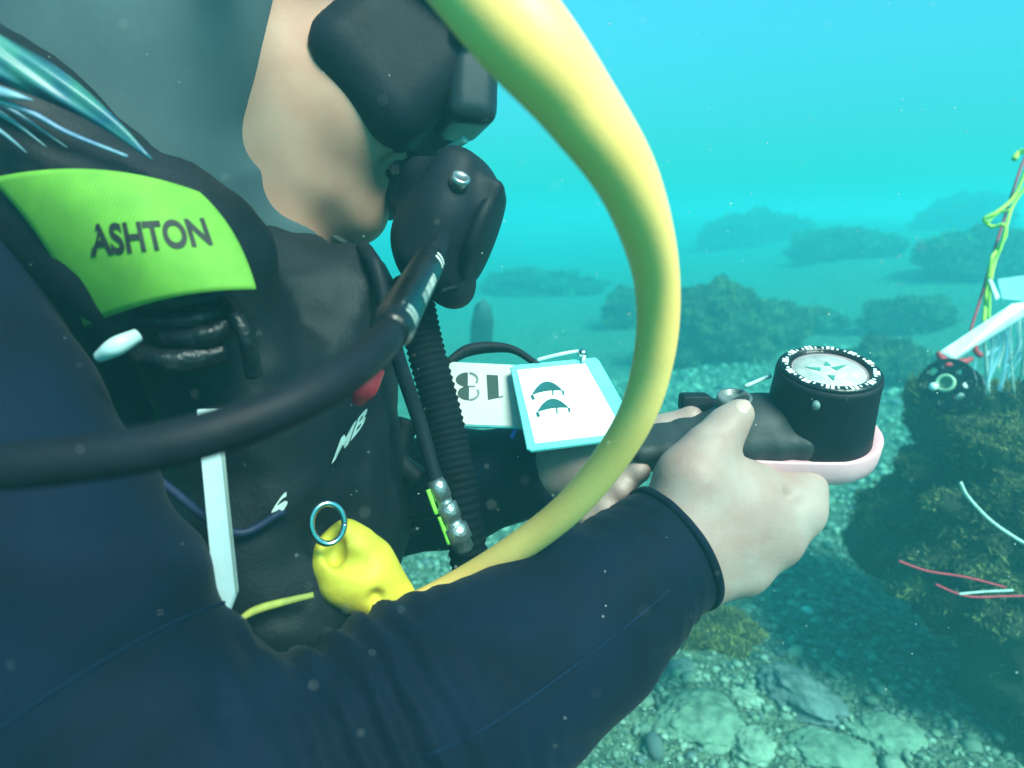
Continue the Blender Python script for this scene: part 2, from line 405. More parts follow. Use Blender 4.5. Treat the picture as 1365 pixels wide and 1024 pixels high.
# ------------------------------------------------------------------ seaweed covered boulders
def blades(base, direc, length, width, bend):
    n = len(base); d = direc / np.linalg.norm(direc, axis=1)[:, None]
    side = np.cross(d, rng.normal(size=(n, 3))); side /= np.linalg.norm(side, axis=1)[:, None] + 1e-9
    q = np.cross(d, side)
    m1 = base + d * (length * .5)[:, None] + q * (bend * length * .25)[:, None]; tp = base + d * length[:, None] + q * (bend * length * .8)[:, None]
    V_ = np.stack([base - side * width[:, None] * .5, base + side * width[:, None] * .5, m1 + side * width[:, None] * .6, m1 - side * width[:, None] * .6, tp], 1).reshape(-1, 3)
    i = np.arange(n)[:, None] * 5
    F = np.vstack([i + np.array((0, 1, 2)), i + np.array((0, 2, 3)), i + np.array((3, 2, 4))])
    return V_, F
IV5, IF5 = ico(6)
def boulder(px, py, depth, rad, ntuft, tl, label, seed, lift=0.0, group='weed covered boulders on the seabed', cat='boulder', wf=0.16):
    c = P(px, py, depth)
    rad = np.array(rad)
    gz = float(ground_z(c[0], c[1])); c[2] = max(c[2], gz + lift) if depth < 1.2 else gz + 0.35 * rad[2]      # far ones sit on the seabed
    def surf(u):
        e = fbm(u * 2.1 + seed * 3.7, 3, seed)
        k = 1 - np.abs(fbm(u * 4.5 + seed, 3, seed + 5)); k2 = fbm(u * 13 + seed, 2, seed + 3)
        return u * rad * (0.88 + 0.40 * e + 0.20 * k + 0.05 * k2)[:, None]
    t = thing('seaweed_boulder', label, cat, (c[0], c[1], c[2] - rad[2] * .5), group)
    bv_, bf_ = (IV5, IF5) if depth < 1.2 else (IV3, IF3)
    mk('rock', surf(bv_) + c, bf_, M['weedrock'], t)
    u = rng.normal(size=(ntuft, 3)); u[:, 2] = np.abs(u[:, 2]) * 1.0 - 0.35; u /= np.linalg.norm(u, axis=1)[:, None]
    # clumps: tufts gather where the noise is high
    u = u[(fbm(u * 7 + seed * 1.3, 2, seed + 9) + rng.random(len(u)) * 0.9) > 0.25]
    b = surf(u) + c; n = len(u)
    dr = u / rad; dr /= np.linalg.norm(dr, axis=1)[:, None]
    dr = dr * 0.7 + np.array((0, 0, .45)) + rng.normal(size=(n, 3)) * .75
    L = tl * np.clip(np.exp(rng.normal(0, .4, n)), .4, 1.7)
    V_, F = blades(b, dr, L, L * wf * 2, rng.normal(0, 1.2, n))
    s = mk('seaweed', V_, F, M['weed'], t, smooth=True); s['kind'] = 'stuff'
    return t
boulder(1405, 692, 1.0, (.205, .22, .185), 150000, .0056, 'big dark boulder with olive algae top at the right edge under the reel', 21, wf=.12)
boulder(1410, 975, 1.0, (.11, .12, .08), 26000, .0042, 'dark weedy boulder in the bottom right corner', 22, wf=.12)
boulder(968, 432, 3.2, (.30, .28, .20), 30000, .014, 'tall bushy seaweed boulder just right of the yellow hose', 23)
boulder(1190, 452, 2.5, (.14, .15, .09), 16000, .010, 'rounded seaweed boulder behind the compass, left of the yellow line', 24)
boulder(1218, 400, 3.4, (.18, .17, .11), 16000, .012, 'seaweed boulder just behind the rounded one left of the yellow line', 25)
boulder(1128, 320, 5.8, (.40, .36, .20), 16000, .022, 'faint seaweed boulder in mid distance above the compass', 26)
boulder(1300, 372, 4.2, (.30, .30, .17), 16000, .018, 'wide dim seaweed boulder behind the yellow line', 27)
boulder(1295, 265, 8.0, (.55, .40, .28), 12000, .03, 'farthest hazy seaweed boulder at the upper right', 28)
boulder(838, 425, 4.4, (.15, .2, .17), 12000, .016, 'hazy seaweed boulder partly behind the yellow hose', 29)
boulder(1010, 300, 8.6, (.60, .4, .26), 12000, .03, 'very faint long seaweed boulder under the bright water', 30)
boulder(720, 402, 6.2, (.45, .3, .15), 12000, .02, 'faint low seaweed boulder left of the yellow hose', 31)
boulder(938, 836, 0.98, (.07, .05, .008), 7000, .0045, 'small low patch of short dark brown blades on the gravel under the right wrist', 32, group='dark patches', cat='seaweed', wf=.12)  # low dark mound set with short brown blades
boulder(1085, 405, 3.8, (.20, .16, .05), 9000, .011, 'low weed hump between the bushy boulder and the rounded one', 33)

# ------------------------------------------------------------------ diver: skin, hood, wetsuit
M['face'] = mat('face_skin', (0.44, 0.255, 0.18), 0.55, (0.39, 0.195, 0.135), 28, 0.10, 620, sub=0.2, dist=0.001)
M['hand'] = mat('hand_skin', (0.33, 0.235, 0.205), 0.55, (0.29, 0.17, 0.145), 40, 0.2, 420, sub=0.2, dist=0.001)
M['navy'] = mat('navy_neoprene', (0.0012, 0.0050, 0.018), 0.8, (0.0007, 0.0028, 0.010), 22, 0.25, 900, spec=0.10, sheen=0.02, dist=0.001)
M['hood'] = mat('grey_hood_neoprene', (0.060, 0.098, 0.108), 0.8, (0.042, 0.072, 0.082), 14, 0.05, 300, spec=0.25)
M['black'] = mat('black_nylon', (0.004, 0.006, 0.011), 0.65, (0.002, 0.003, 0.006), 25, 0.35, 500, spec=0.3, dist=0.001)
M['rubber'] = mat('black_rubber', (0.006, 0.010, 0.016), 0.6, (0.004, 0.006, 0.010), 60, 0.2, 300, spec=0.16, dist=0.001)
M['gloss'] = mat('black_gloss_plastic', (0.006, 0.008, 0.011), 0.32, (0.004, 0.005, 0.007), 60, 0.15, 260, spec=0.4)
M['steel'] = mat('stainless_steel', (0.62, 0.64, 0.66), 0.22, (0.5, 0.52, 0.54), 90, 0.04, 300, metal=1.0)
M['white'] = mat('white_plastic', (0.80, 0.80, 0.78), 0.45, (0.72, 0.73, 0.71), 40, 0.08, 400)
M['yellow'] = mat('yellow_hose_rubber', (0.90, 0.57, 0.18), 0.5, (0.85, 0.52, 0.15), 25, 0.10, 500, dist=0.001)
M['lemon'] = mat('lemon_rubber', (0.72, 0.58, 0.05), 0.6, (0.58, 0.44, 0.035), 70, 0.3, 200, dist=0.001, sub=0.2)
M['green'] = rib_mat('fluorescent_green_knit', (0.12, 0.31, 0.03), (0.09, 0.25, 0.026), 3900, V(.94, -.3, 0.1), 0.75, 0.12)
M['print'] = mat('black_print', (0.012, 0.016, 0.014), 0.7, None, 200, 0, 100)
M['whiteprint'] = mat('white_print', (0.62, 0.68, 0.62), 0.6, (0.5, 0.55, 0.5), 200, 0, 100)
M['red'] = mat('red_plastic', (0.55, 0.02, 0.035), 0.45, (0.4, 0.015, 0.03), 90, 0.1, 300)

hF = V(0.89, -0.34, 0.32); hU = V(0.34, 0.93, 0.0); hU = nrm(hU - hF * hU.dot(hF)); hL = np.cross(hF, hU)   # hL points to the diver's right (towards the camera)
HC = P(402, 44, 0.445)
HM = np.array((hF, hL, hU))
def H(f, l, u): return HC + hF * f + hL * l + hU * u

# joints
SH = P(-230, 290, 0.300); EL = P(262, 1130, 0.275); WR = P(905, 724, 0.400)
SHL = P(330, 480, 0.66); ELL = P(470, 690, 0.62); WRL = P(752, 618, 0.485)
HIP = P(300, 1050, 0.50)

def hand_right(s):
    k = 0.010
    mcp = [P(1060, 652, .428), P(1058, 686, .418), P(1024, 724, .414), P(982, 764, .410)]
    wr = [P(908, 696, .400), P(910, 716, .396), P(912, 745, .394), P(918, 772, .398)]
    s.cone(P(820, 775, .387), WR, .029, .0285, k)
    s.cone(P(900, 708, .400), P(930, 765, .399), .020, .018, .014)
    for a, b, ra, rb in zip(wr, mcp, (.017, .017, .0165, .015), (.0150, .0155, .0145, .0130)): s.cone(a, b, ra, rb, .014)
    s.ell(P(975, 700, .408), (.036, .020, .030), k=.02)
    for a, b in zip(wr, mcp):                                             # tendons and knuckles
        o_ = V(.15, .25, -.95); s.cone(a * .45 + b * .55 + o_ * .0105, b + o_ * .0075, .0030, .0040, .014)
        s.ell(b + o_ * .007 + V(.8, .3, .2) * .004, (.0080, .0080, .0080), k=.016)
    s.ell(P(1047, 660, .400), (.0050, .0030, .0050), k=.010, op='sub')
    # knuckles and fingers closing under the console
    f = [[P(1060, 652, .428), P(1072, 640, .466), P(1020, 636, .486), P(985, 628, .474)],
         [P(1058, 686, .418), P(1070, 668, .460), P(1022, 650, .490), P(975, 640, .478)],
         [P(1024, 724, .414), P(1038, 704, .452), P(1000, 676, .482), P(960, 656, .474)],
         [P(982, 764, .410), P(994, 746, .440), P(972, 712, .466), P(944, 684, .462)]]
    for q, r in zip(f, (.0110, .0112, .0105, .0092)):
        s.chain(q, [r * 1.22, r, r * .92, r * .78], .005)
    # thumb lying on top of the console
    s.cone(P(912, 678, .400), P(922, 636, .398), .0165, .0160, .016)
    s.chain([P(918, 634, .398), P(945, 596, .404), P(968, 570, .410), P(985, 552, .413)], [.0165, .0128, .0110, .0095], .008)
    for q_ in (0, 1, 2):                                                  # creases over the thumb joint
        c_ = P(952 + 5 * q_, 586 - 6 * q_, .3935); s.cone(c_ - V(.62, -.6, 0) * .006, c_ + V(.62, -.6, 0) * .006, .0008, .0008, .0016, 'sub')
    s.cone(P(925, 645, .402), P(985, 652, .414), .0155, .0160, .022)      # web between thumb and forefinger
def hand_left(s):
    k = .010
    s.cone(P(690, 628, .516), WRL, .025, .0255, k)
    s.cone(WRL, P(805, 606, .475), .024, .026, .015)
    s.ell(P(805, 612, .472), (.034, .026, .022), k=.015)
    f = [[P(815, 622, .470), P(812, 642, .446), P(832, 640, .430), P(851, 628, .424)],
         [P(800, 632, .468), P(788, 664, .444), P(806, 664, .428), P(826, 652, .422)],
         [P(788, 640, .468), P(768, 682, .444), P(786, 690, .428), P(806, 678, .422)],
         [P(776, 648, .470), P(752, 694, .450), P(768, 710, .436), P(788, 702, .430)]]
    for q, r in zip(f, (.0092, .0094, .0090, .0080)): s.chain(q, [r * 1.25, r, r * .95, r * .85], .004)
    s.chain([P(805, 600, .474), P(842, 592, .462), P(884, 578, .456), P(921, 558, .452)], [.0165, .0135, .0112, .0088], .009)

def head(s):
    s.ell(H(-.012, 0, .045), (.098, .074, .100), HM, .02)
    s.ell(H(.022, 0, -.045), (.066, .060, .066), HM, .03)
    s.ell(H(.050, 0, -.088), (.036, .040, .026), HM, .03)
    s.ell(H(.074, 0, -.098), (.019, .024, .018), HM, .02)          # chin
    for l in (-1, 1):
        s.ell(H(.050, l * .038, -.030), (.036, .030, .040), HM, .025)   # cheek
        s.ell(H(.078, l * .030, .030), (.014, .020, .014), HM, .012, 'sub')
        s.ell(H(.066, l * .031, .028), (.012, .012, .012), HM, .003)    # eyeball behind the mask
        s.ell(H(.088, l * .026, .052), (.012, .026, .009), HM, .012)    # brow
        s.ell(H(-.034, l * .066, -.005), (.018, .008, .030), HM, .008)  # ear, under the hood
        s.ell(H(.092, l * .013, -.026), (.010, .008, .008), HM, .008)
    s.cone(H(.084, 0, .030), H(.102, 0, -.018), .009, .0115, .012)      # nose
    s.cone(H(.098, .020, -.030), H(.080, .040, -.066), .004, .003, .010, 'sub')
    s.ell(H(.083, 0, -.058), (.020, .030, .011), HM, .008)              # upper lip
    s.ell(H(.081, 0, -.074), (.019, .028, .010), HM, .006)              # lower lip
    s.ell(H(.086, .022, -.066), (.010, .008, .003), HM, .004, 'sub')
    s.cone(H(-.03, 0, -.05), P(270, 430, .46), .060, .066, .03)
body = SDF(); head(body)
body.cone(P(270, 430, .46), P(320, 640, .475), .075, .088, .05).cone(P(320, 640, .475), HIP, .090, .100, .04)
body.cone(SH, P(270, 430, .46), .045, .06, .04).cone(SHL, P(270, 430, .46), .045, .06, .04)
body.chain([SH, EL], [.044, .040]).chain([EL, P(590, 935, .335), P(820, 775, .385)], [.042, .042, .031])
body.chain([SHL, ELL], [.042, .036]).chain([ELL, P(600, 650, .56), P(690, 628, .516)], [.036, .034, .026])
hand_right(body); hand_left(body)
KN = (0.02, 0.46, 0.09); KN2 = (0.02, 0.66, 0.09)
body.cone(HIP, KN, .075, .050, .04).cone(KN, (-.22, .60, .08), .048, .036, .03).cone(HIP, KN2, .07, .05, .04)
bv, bf = body.mesh(0.0024)
fc = bv[bf].mean(1)
is_face = (fc - HC) @ np.array((0, 0, 1)) > -0.22
is_face &= fc[:, 0] < 0.06
person = thing('person', 'diver in navy wetsuit and hood leaning forward with a compass console in both hands', 'person', (HIP[0], HIP[1], 0.03))
mk('body', bv, bf, None, person, mats=[M['hand'], M['face']], mi=is_face.astype(int))
# thumb nail
def nail(c, n, u, l, wd, name='fingernail'):
    n = nrm(n); u = nrm(u - n * np.dot(u, n)); v = np.cross(n, u); pv = []; nn = 9
    fs = []
    for i in range(nn):
        for j in range(nn):
            a, b = i / (nn - 1) * 2 - 1, j / (nn - 1) * 2 - 1
            x = a * math.sqrt(1 - b * b / 2); y = b * math.sqrt(1 - a * a / 2)
            pv.append(c + u * x * l + v * y * wd - n * (.35 * (y * wd) ** 2 / wd + .10 * (x * l) ** 2 / l))
    for i in range(nn - 1):
        for j in range(nn - 1): fs.append((i * nn + j, (i + 1) * nn + j, (i + 1) * nn + j + 1, i * nn + j + 1))
    mk(name, np.array(pv), fs, NAIL, person)
NAIL = mat('fingernail', (0.45, 0.30, 0.26), 0.4, (0.40, 0.26, 0.22), 60, 0.05, 300)
nn_ = V(.18, .62, -.76); nail(P(983, 553, .4125) + nn_ * .0098, nn_, V(.62, .60, .25), .0058, .0048)

# wetsuit
suit = SDF()
FA = WR - EL
suit.cone(P(270, 430, .46), P(320, 640, .475), .085, .096, .05).cone(P(320, 640, .475), HIP, .098, .108, .04)
suit.cone(SH, P(270, 430, .46), .055, .068, .04).cone(SHL, P(270, 430, .46), .055, .068, .04)
suit.chain([SH, EL], [.058, .060], .03)
suit.cone(EL, P(560, 965, .325), .056, .0555, .02).cone(P(560, 965, .325), P(770, 815, .375), .0545, .0415, .02)
suit.cone(P(640, 980, .345), P(830, 810, .388), .040, .034, .03)
CUF = P(897, 730, .400)
suit.cone(P(770, 815, .375), CUF, .0425, .0388, .012, cut=True)
CUFL = P(748, 619, .487)
suit.chain([SHL, ELL], [.052, .046], .03).cone(ELL, P(600, 650, .56), .046, .046, .02).cone(P(600, 650, .56), CUFL, .045, .0315, .02, cut=True)
suit.cone(HIP, KN, .082, .056, .04).cone(KN, (-.22, .60, .08), .054, .042, .03).cone(HIP, KN2, .078, .056, .04)
suit.cone(H(-.03, 0, -.08), P(270, 430, .46), .050, .070, .03)
fa = nrm(CUF - EL); fl = np.linalg.norm(CUF - EL); ua = nrm(EL - SH)
def wrinkle(p, d):
    near = np.abs(d) < .02
    if not near.any(): return d
    q = p[near]; t = (q - EL) @ fa; rd = np.linalg.norm(q - EL - t[:, None] * fa, axis=1)
    on = np.clip((.085 - rd) / .02, 0, 1) * (t > -.02)
    nz = fbm(q * 26, 2, 3)
    cuff = np.exp(-((t - fl + .022) / .022) ** 2) * .0009 * np.sin(t / .0105 * 6.28 + 3.0 * nz)
    elb = np.exp(-((t - .080) / .048) ** 2) * .0030 * np.sin(t / .0140 * 6.28 + 2.4 * nz)
    mid = np.clip((fl - .012 - t) / .04, 0, 1) * (.0022 * nz + .0015 * np.sin((t * .55 + (q @ U_) * 1.0) / .022 * 6.28 + 2 * nz) * np.clip(nz + .3, 0, 1))
    hem = np.where(t > fl - .0045, .0012, 0) * 1.0
    tu = (q - SH) @ ua; ru = np.linalg.norm(q - SH - tu[:, None] * ua, axis=1)
    onu = np.clip((.085 - ru) / .02, 0, 1) * (1 - on)
    fold = .0026 * np.sin(((q @ V(-.35, .93, 0)) / .052) * 6.28 + 2.5 * fbm(q * 9, 2, 8)) * np.clip((tu - .10) / .10, 0, 1)
    d = d.copy(); d[near] = d[near] + on * (cuff + elb + mid) + onu * (fold + .0018 * nz)
    return d
suit.mods.append(wrinkle)
v, f = suit.mesh(0.0034)
ws = mk('wetsuit', v, f, M['navy'], person)
def on_surf(sdf, px, py, lift=.0006):
    """point where the camera-side surface of an SDF body lies at a pixel"""
    tt = np.linspace(.12, .7, 600); r = P(px, py, 1.0) - CAM; d = sdf.ev(CAM + tt[:, None] * r, sdf.pr)
    k = np.nonzero(d < 0)[0]; t0 = tt[k[0]] if len(k) else .35
    return CAM + r * (t0 - lift)
# finished hem and flat-lock seams of the sleeve
ha = nrm(CUF - P(770, 815, .375)); hx = nrm(F_ - ha * F_.dot(ha)); hy = np.cross(ha, hx)
hem = []
for a in np.linspace(0, 2 * math.pi + .15, 60):
    dv = hx * math.cos(a) + hy * math.sin(a); rs = np.linspace(.028, .056, 140); dd_ = suit.ev(CUF - ha * .0035 + rs[:, None] * dv, suit.pr)
    hem.append(CUF - ha * .0016 + dv * (rs[np.argmax(dd_ > 0)] - .0004))
v, f = tube(hem, .0026, 180, 10); mk('cuff_hem', v, f, M['navy'], ws)
M['thread'] = mat('navy_seam_thread', (0.004, 0.014, 0.040), 0.8, (0.002, 0.006, 0.018), 900, 0.5, 1500, spec=0.1, dist=0.001)
for pth in ([(560, 1012), (640, 975), (720, 922), (800, 862), (860, 815), (893, 786)], [(-20, 985), (60, 930), (140, 880), (220, 836), (285, 808), (318, 800)]):
    v, f = tube([on_surf(suit, x, y) for x, y in catmull([(a, b, 0) for a, b in pth], 24)[:, :2]], .0011, 120, 8, flat=.6); mk('sleeve_seam', v, f, M['thread'], ws)

# hood: the head's outer shape, opened around the face, with a rolled edge under the chin
hood = SDF()
hood.ell(H(-.014, 0, .046), (.103, .0795, .105), HM, .02).ell(H(.012, 0, -.045), (.072, .066, .071), HM, .03)
hood.ell(H(.046, 0, -.098), (.036, .044, .026), HM, .03).cone(H(-.03, 0, -.06), P(255, 420, .46), .070, .080, .03).cone(H(-.075, 0, .05), P(150, 260, .45), .088, .085, .03)
def opening(p):
    q = (p - HC) @ HM.T
    a = -.002 - .06 * (q[:, 2] + .03) - q[:, 0]          # in front of this slanting line
    b = -(q[:, 2] + .110 - .10 * (q[:, 0] - .05))       # above the chin
    c = q[:, 2] - .085                                  # below the brow
    h = np.maximum(.045 - np.abs(a - b), 0) / .045
    return np.maximum(np.maximum(a, b) + h * h * .045 * .25 * 1.6, c)
hood.fn(opening, HC, .3, .030, 'sub')
v, f = hood.mesh(0.003)
mk('hood', v, f, M['hood'], person)
edge = [H(.044, .022, -.108), H(.056, .020, -.1150), H(.070, .014, -.1185), H(.084, 0, -.114), H(.088, -.012, -.108)]
v, f = tube(edge, [.0008, .0022, .0030, .0028, .001], 40, 10); mk('hood_seam', v, f, mat('hood_edge', (.16, .17, .14), .6, (.09, .1, .09), 40, .1, 200), person)

# ------------------------------------------------------------------ dive mask
msk = thing('dive_mask', 'black dive mask on the face under the bright hose', 'mask', H(.08, 0, -.03))
sX = nrm(.91 * hF - .42 * hU); sM = np.array((sX, hL, nrm(hU + .46 * hF)))
sk = SDF(); sk.box(H(.067, 0, .009), (.045, .081, .062), .024, sM).ell(H(.096, 0, -.018), (.024, .028, .027), HM, .012)
sk.ell(H(.02, 0, .0), (.078, .066, .12), HM, .006, 'sub')
v, f = sk.mesh(0.003); mk('skirt', v, f, M['rubber'], msk)
fF = nrm(.94 * hF + .34 * hU); FM = np.array((fF, hL, nrm(.94 * hU - .34 * hF)))
fc_ = H(.098, 0, .024)
fr = SDF(); fr.box(fc_, (.016, .081, .055), .009, FM); fr.box(fc_ + fF * .017, (.010, .068, .043), .006, FM, .003, 'sub')
fr.ell(fc_ - FM[2] * .055 + fF * .01, (.05, .02, .03), FM, .012, 'sub')
v, f = fr.mesh(0.0026); mk('frame', v, f, mat('mask_frame_plastic', (.010, .014, .018), .3, None, 30, 0, 100, spec=.4), msk)
gl = bpy.data.materials.new('mask_glass'); gl.use_nodes = True
b_ = gl.node_tree.nodes['Principled BSDF']; b_.inputs['Base Color'].default_value = (.75, .9, .92, 1); b_.inputs['Roughness'].default_value = .04; b_.inputs['Transmission Weight'].default_value = .92; b_.inputs['IOR'].default_value = 1.12
for l in (-1, 1):
    v, f = lathe(fc_ + hL * l * .034 + fF * .008, fF, [(.030, 0), (.030, .003)], 28, hU, 1.25, 1.0); mk('lens', v, f, gl, msk)
v, f = tube([H(.10, .083, .020), H(.04, .092, .040), H(-.03, .094, .05), H(-.09, .075, .055), H(-.122, .03, .06), H(-.125, -.02, .06)], .0065, 40, 10, flat=1); mk('strap', v, f, M['rubber'], msk)
v, f = lathe(H(.092, .082, .018), hL, [(.007, -.004), (.009, 0), (.009, .005), (.006, .007)], 20); mk('buckle', v, f, M['gloss'], msk)
v, f = tube([H(.108, .046, -.046), H(.113, .054, -.040), H(.118, .062, -.034)], .0028, 12, 8); mk('skirt_rim', v, f, mat('clear_silicone', (.35, .55, .5), .3, None, 60, 0, 100), msk)

# ------------------------------------------------------------------ regulator in the mouth, with its black hose
reg = thing('regulator', 'black breathing regulator held in the mouth with a black hose running left', 'regulator', P(600, 395, .42))
ra = V(.90, -.38, -.05)
rM = np.array((ra, nrm(np.cross(ra, hL)), hL)); rM[1] = nrm(np.cross(rM[2], rM[0])); rM[2] = np.cross(rM[0], rM[1])
RC = P(608, 302, .425)
sb = SDF()
sb.ell(RC - ra * .004, (.025, .043, .040), rM, .01).box(RC - ra * .010, (.012, .040, .033), .010, rM, .012)
sb.cone(H(.088, .0, -.064), RC - ra * .012, .014, .019, .014)
sb.cone(P(560, 318, .425), P(606, 385, .43), .016, .013, .018)      # exhaust tee
sb.cone(P(560, 232, .425), P(632, 262, .42), .011, .015, .012)      # adjuster side
sb.box(P(650, 268, .41), (.008, .012, .014), .005, rM, .006)
v, f = sb.mesh(0.0022); mk('second_stage', v, f, M['rubber'], reg)
v, f = lathe(RC + ra * .0185, ra, [(.030, -.004), (.031, .001), (.026, .0045), (.012, .006), (.001, .0062)], 36, sx=1.12); mk('purge_cover', v, f, M['rubber'], reg)
v, f = lathe(P(613, 240, .386), V(.35, .60, -.7), [(.0055, -.006), (.0062, .000), (.0060, .0022), (.0045, .003), (.0035, .0022)], 22); mk('adjuster_knob', v, f, mat('worn_steel', (.4, .42, .42), .35, None, 90, .1, 400, metal=1.0), reg)
for k in range(5):
    c = P(572 + 7 * k, 352 + 9 * k, .4105); v, f = slab([c + V(a_, b_, 0) * .0052 for a_, b_ in ((-.8, .25), (.8, .75), (.85, .45), (-.75, -.05))], V(-.1, 0, -1), .004, .0004); mk('exhaust_vent', v, f, M['gloss'], reg, smooth=False)
sb = SDF(); sb.box(H(.096, 0, -.068), (.006, .032, .019), .005, HM).cone(H(.088, .030, -.062), H(.096, .020, -.075), .006, .006, .006); v, f = sb.mesh(.002); mk('mouthpiece', v, f, M['rubber'], reg)
hp = [P(590, 318, .400), P(572, 350, .345), P(541, 404, .275), P(505, 462, .225), P(432, 517, .190), P(300, 572, .172), P(150, 606, .165), P(-60, 628, .165), P(-260, 640, .19)]
v, f = tube(hp, .0060, 90, 18); hose = mk('hose', v, f, M['rubber'], reg)
hc = catmull(hp, 400)
i0 = np.argmin(np.linalg.norm(hc - P(575, 345, .352), axis=1)); i1 = np.argmin(np.linalg.norm(hc - P(516, 448, .237), axis=1))
sl = hc[i0:i1][::3]
v, f = tube(sl, lambda t: .0082 if .04 < t < .96 else .0070, seg=22, raw=True); slv = mk('hose_sleeve', v, f, M['gloss'], hose)
def on_hose(t0, t1, a0, a1, r=.00835, nseg=6):
    """strip of print wrapped on the sleeve between fractions t0..t1 and angles a0..a1 (0 faces the camera)"""
    V_, F = [], []
    for i in range(nseg + 1):
        for j in range(nseg + 1):
            t = t0 + (t1 - t0) * i / nseg; q = sl[min(int(t * (len(sl) - 1)), len(sl) - 1)]
            tg = nrm(sl[min(int(t * (len(sl) - 1)) + 1, len(sl) - 1)] - sl[max(int(t * (len(sl) - 1)) - 1, 0)])
            q0 = sl[int(t * (len(sl) - 1))]; fr_ = t * (len(sl) - 1) - int(t * (len(sl) - 1))
            q = q0 + tg * fr_ * np.linalg.norm(sl[1] - sl[0])
            vw = nrm(CAM - q); vw = nrm(vw - tg * vw.dot(tg)); sd_ = np.cross(tg, vw); a = a0 + (a1 - a0) * j / nseg
            V_.append(q + r * (math.cos(a) * vw + math.sin(a) * sd_))
    for i in range(nseg):
        for j in range(nseg):
            F.append((i * (nseg + 1) + j, i * (nseg + 1) + j + 1, (i + 1) * (nseg + 1) + j + 1, (i + 1) * (nseg + 1) + j))
    return np.array(V_), F
SG = -1 if np.cross(nrm(sl[2] - sl[0]), nrm(CAM - sl[0])).dot(R_) < 0 else 1
for t0, t1 in ((.10, .125), (.15, .175), (.84, .865), (.89, .915)):
    v, f = on_hose(t0, t1, SG * .15, SG * 1.0); mk('printed_band', v, f, M['whiteprint'], slv)
for k in range(9):
    t0 = .36 + .032 * k; v, f = on_hose(t0, t0 + (.02 if k % 3 else .012), SG * .5, SG * 1.0, nseg=3); mk('printed_letter', v, f, M['whiteprint'], slv)

# ------------------------------------------------------------------ yellow octopus hose
yh = thing('yellow_hose', 'thick yellow breathing hose looping in front of the camera', 'hose', P(600, 780, .37))
yp = [P(300, -330, .30), P(440, -230, .235), P(570, -100, .20), P(684, 34, .190), P(768, 138, .200), P(840, 250, .220), P(875, 372, .255), P(871, 478, .280), P(838, 574, .304), P(768, 667, .335), P(690, 730, .362), P(600, 785, .385), P(470, 850, .40)]
v, f = tube(yp, [.0142, .0142, .0142, .0138, .0118, .0101, .0087, .0085, .0084, .0084, .0084, .0084, .0084], 150, 28); mk('hose', v, f, M['yellow'], yh)
v, f = tube([P(540, 815, .393), P(470, 850, .40)], .0105, 8, 20); mk('end_sleeve', v, f, M['gloss'], yh)

# ------------------------------------------------------------------ yellow mouthpiece holder on a steel ring
hd = thing('mouthpiece_holder', 'lemon yellow rubber mouthpiece holder hanging from a steel ring', 'holder', P(500, 800, .385))
q = SDF()
q.chain([P(458, 738, .375), P(478, 762, .378), P(520, 806, .385)], [.016, .0185, .0135], .015)
q.cone(P(440, 752, .372), P(450, 765, .374), .0085, .012, .01)
q.cone(P(440, 730, .368), P(462, 712, .37), .0055, .006, .006).cone(P(462, 712, .37), P(478, 724, .37), .006, .008, .008)
q.cone(P(500, 770, .372), P(532, 795, .378), .009, .008, .01)
q.ell(P(446, 733, .362), (.006, .006, .010), None, .004, 'sub')
q.ell(P(470, 752, .357), (.010, .004, .005), None, .006, 'sub').ell(P(500, 800, .360), (.003, .006, .004), None, .006, 'sub')
v, f = q.mesh(.0016); mk('holder_body', v, f, M['lemon'], hd)
an = np.linspace(0, 2 * math.pi, 41)
v, f = tube([P(437 + 22 * math.cos(a), 698 + 27 * math.sin(a), .352 + .004 * math.cos(a)) for a in an], .0017, 90, 10); mk('steel_ring', v, f, M['steel'], hd)

# ------------------------------------------------------------------ buoyancy vest
vest = thing('buoyancy_vest', 'black diving vest with green name patch worn over the wetsuit', 'vest', (P(320, 900, .47)[0], P(320, 900, .47)[1], 0.33))
q = SDF()
q.cone(P(320, 450, .47), P(325, 700, .475), .092, .101, .03).cone(P(325, 700, .475), P(330, 960, .48), .101, .112, .03)
q.cone(P(230, 330, .335), P(330, 520, .375), .040, .036, .02).cone(P(-160, 60, .33), P(215, 345, .335), .046, .044, .02)
q.cone(P(330, 520, .375), P(360, 800, .385), .036, .040, .03)
q.cone(P(430, 430, .42), P(440, 800, .42), .034, .044, .03)
q.cone(P(300, 372, .42), P(480, 378, .43), .034, .022, .03)
q.cone(P(474, 385, .45), P(482, 700, .47), .024, .030, .02)
q.cone(SHL, P(330, 420, .60), .06, .06, .03)
def crease(p, d):
    near = np.abs(d) < .015
    if near.any():
        d = d.copy(); d[near] += .0045 * fbm(p[near] * 26, 3, 5)
    return d
q.mods.append(crease)
v, f = q.mesh(.0034); mk('vest_body', v, f, M['black'], vest)
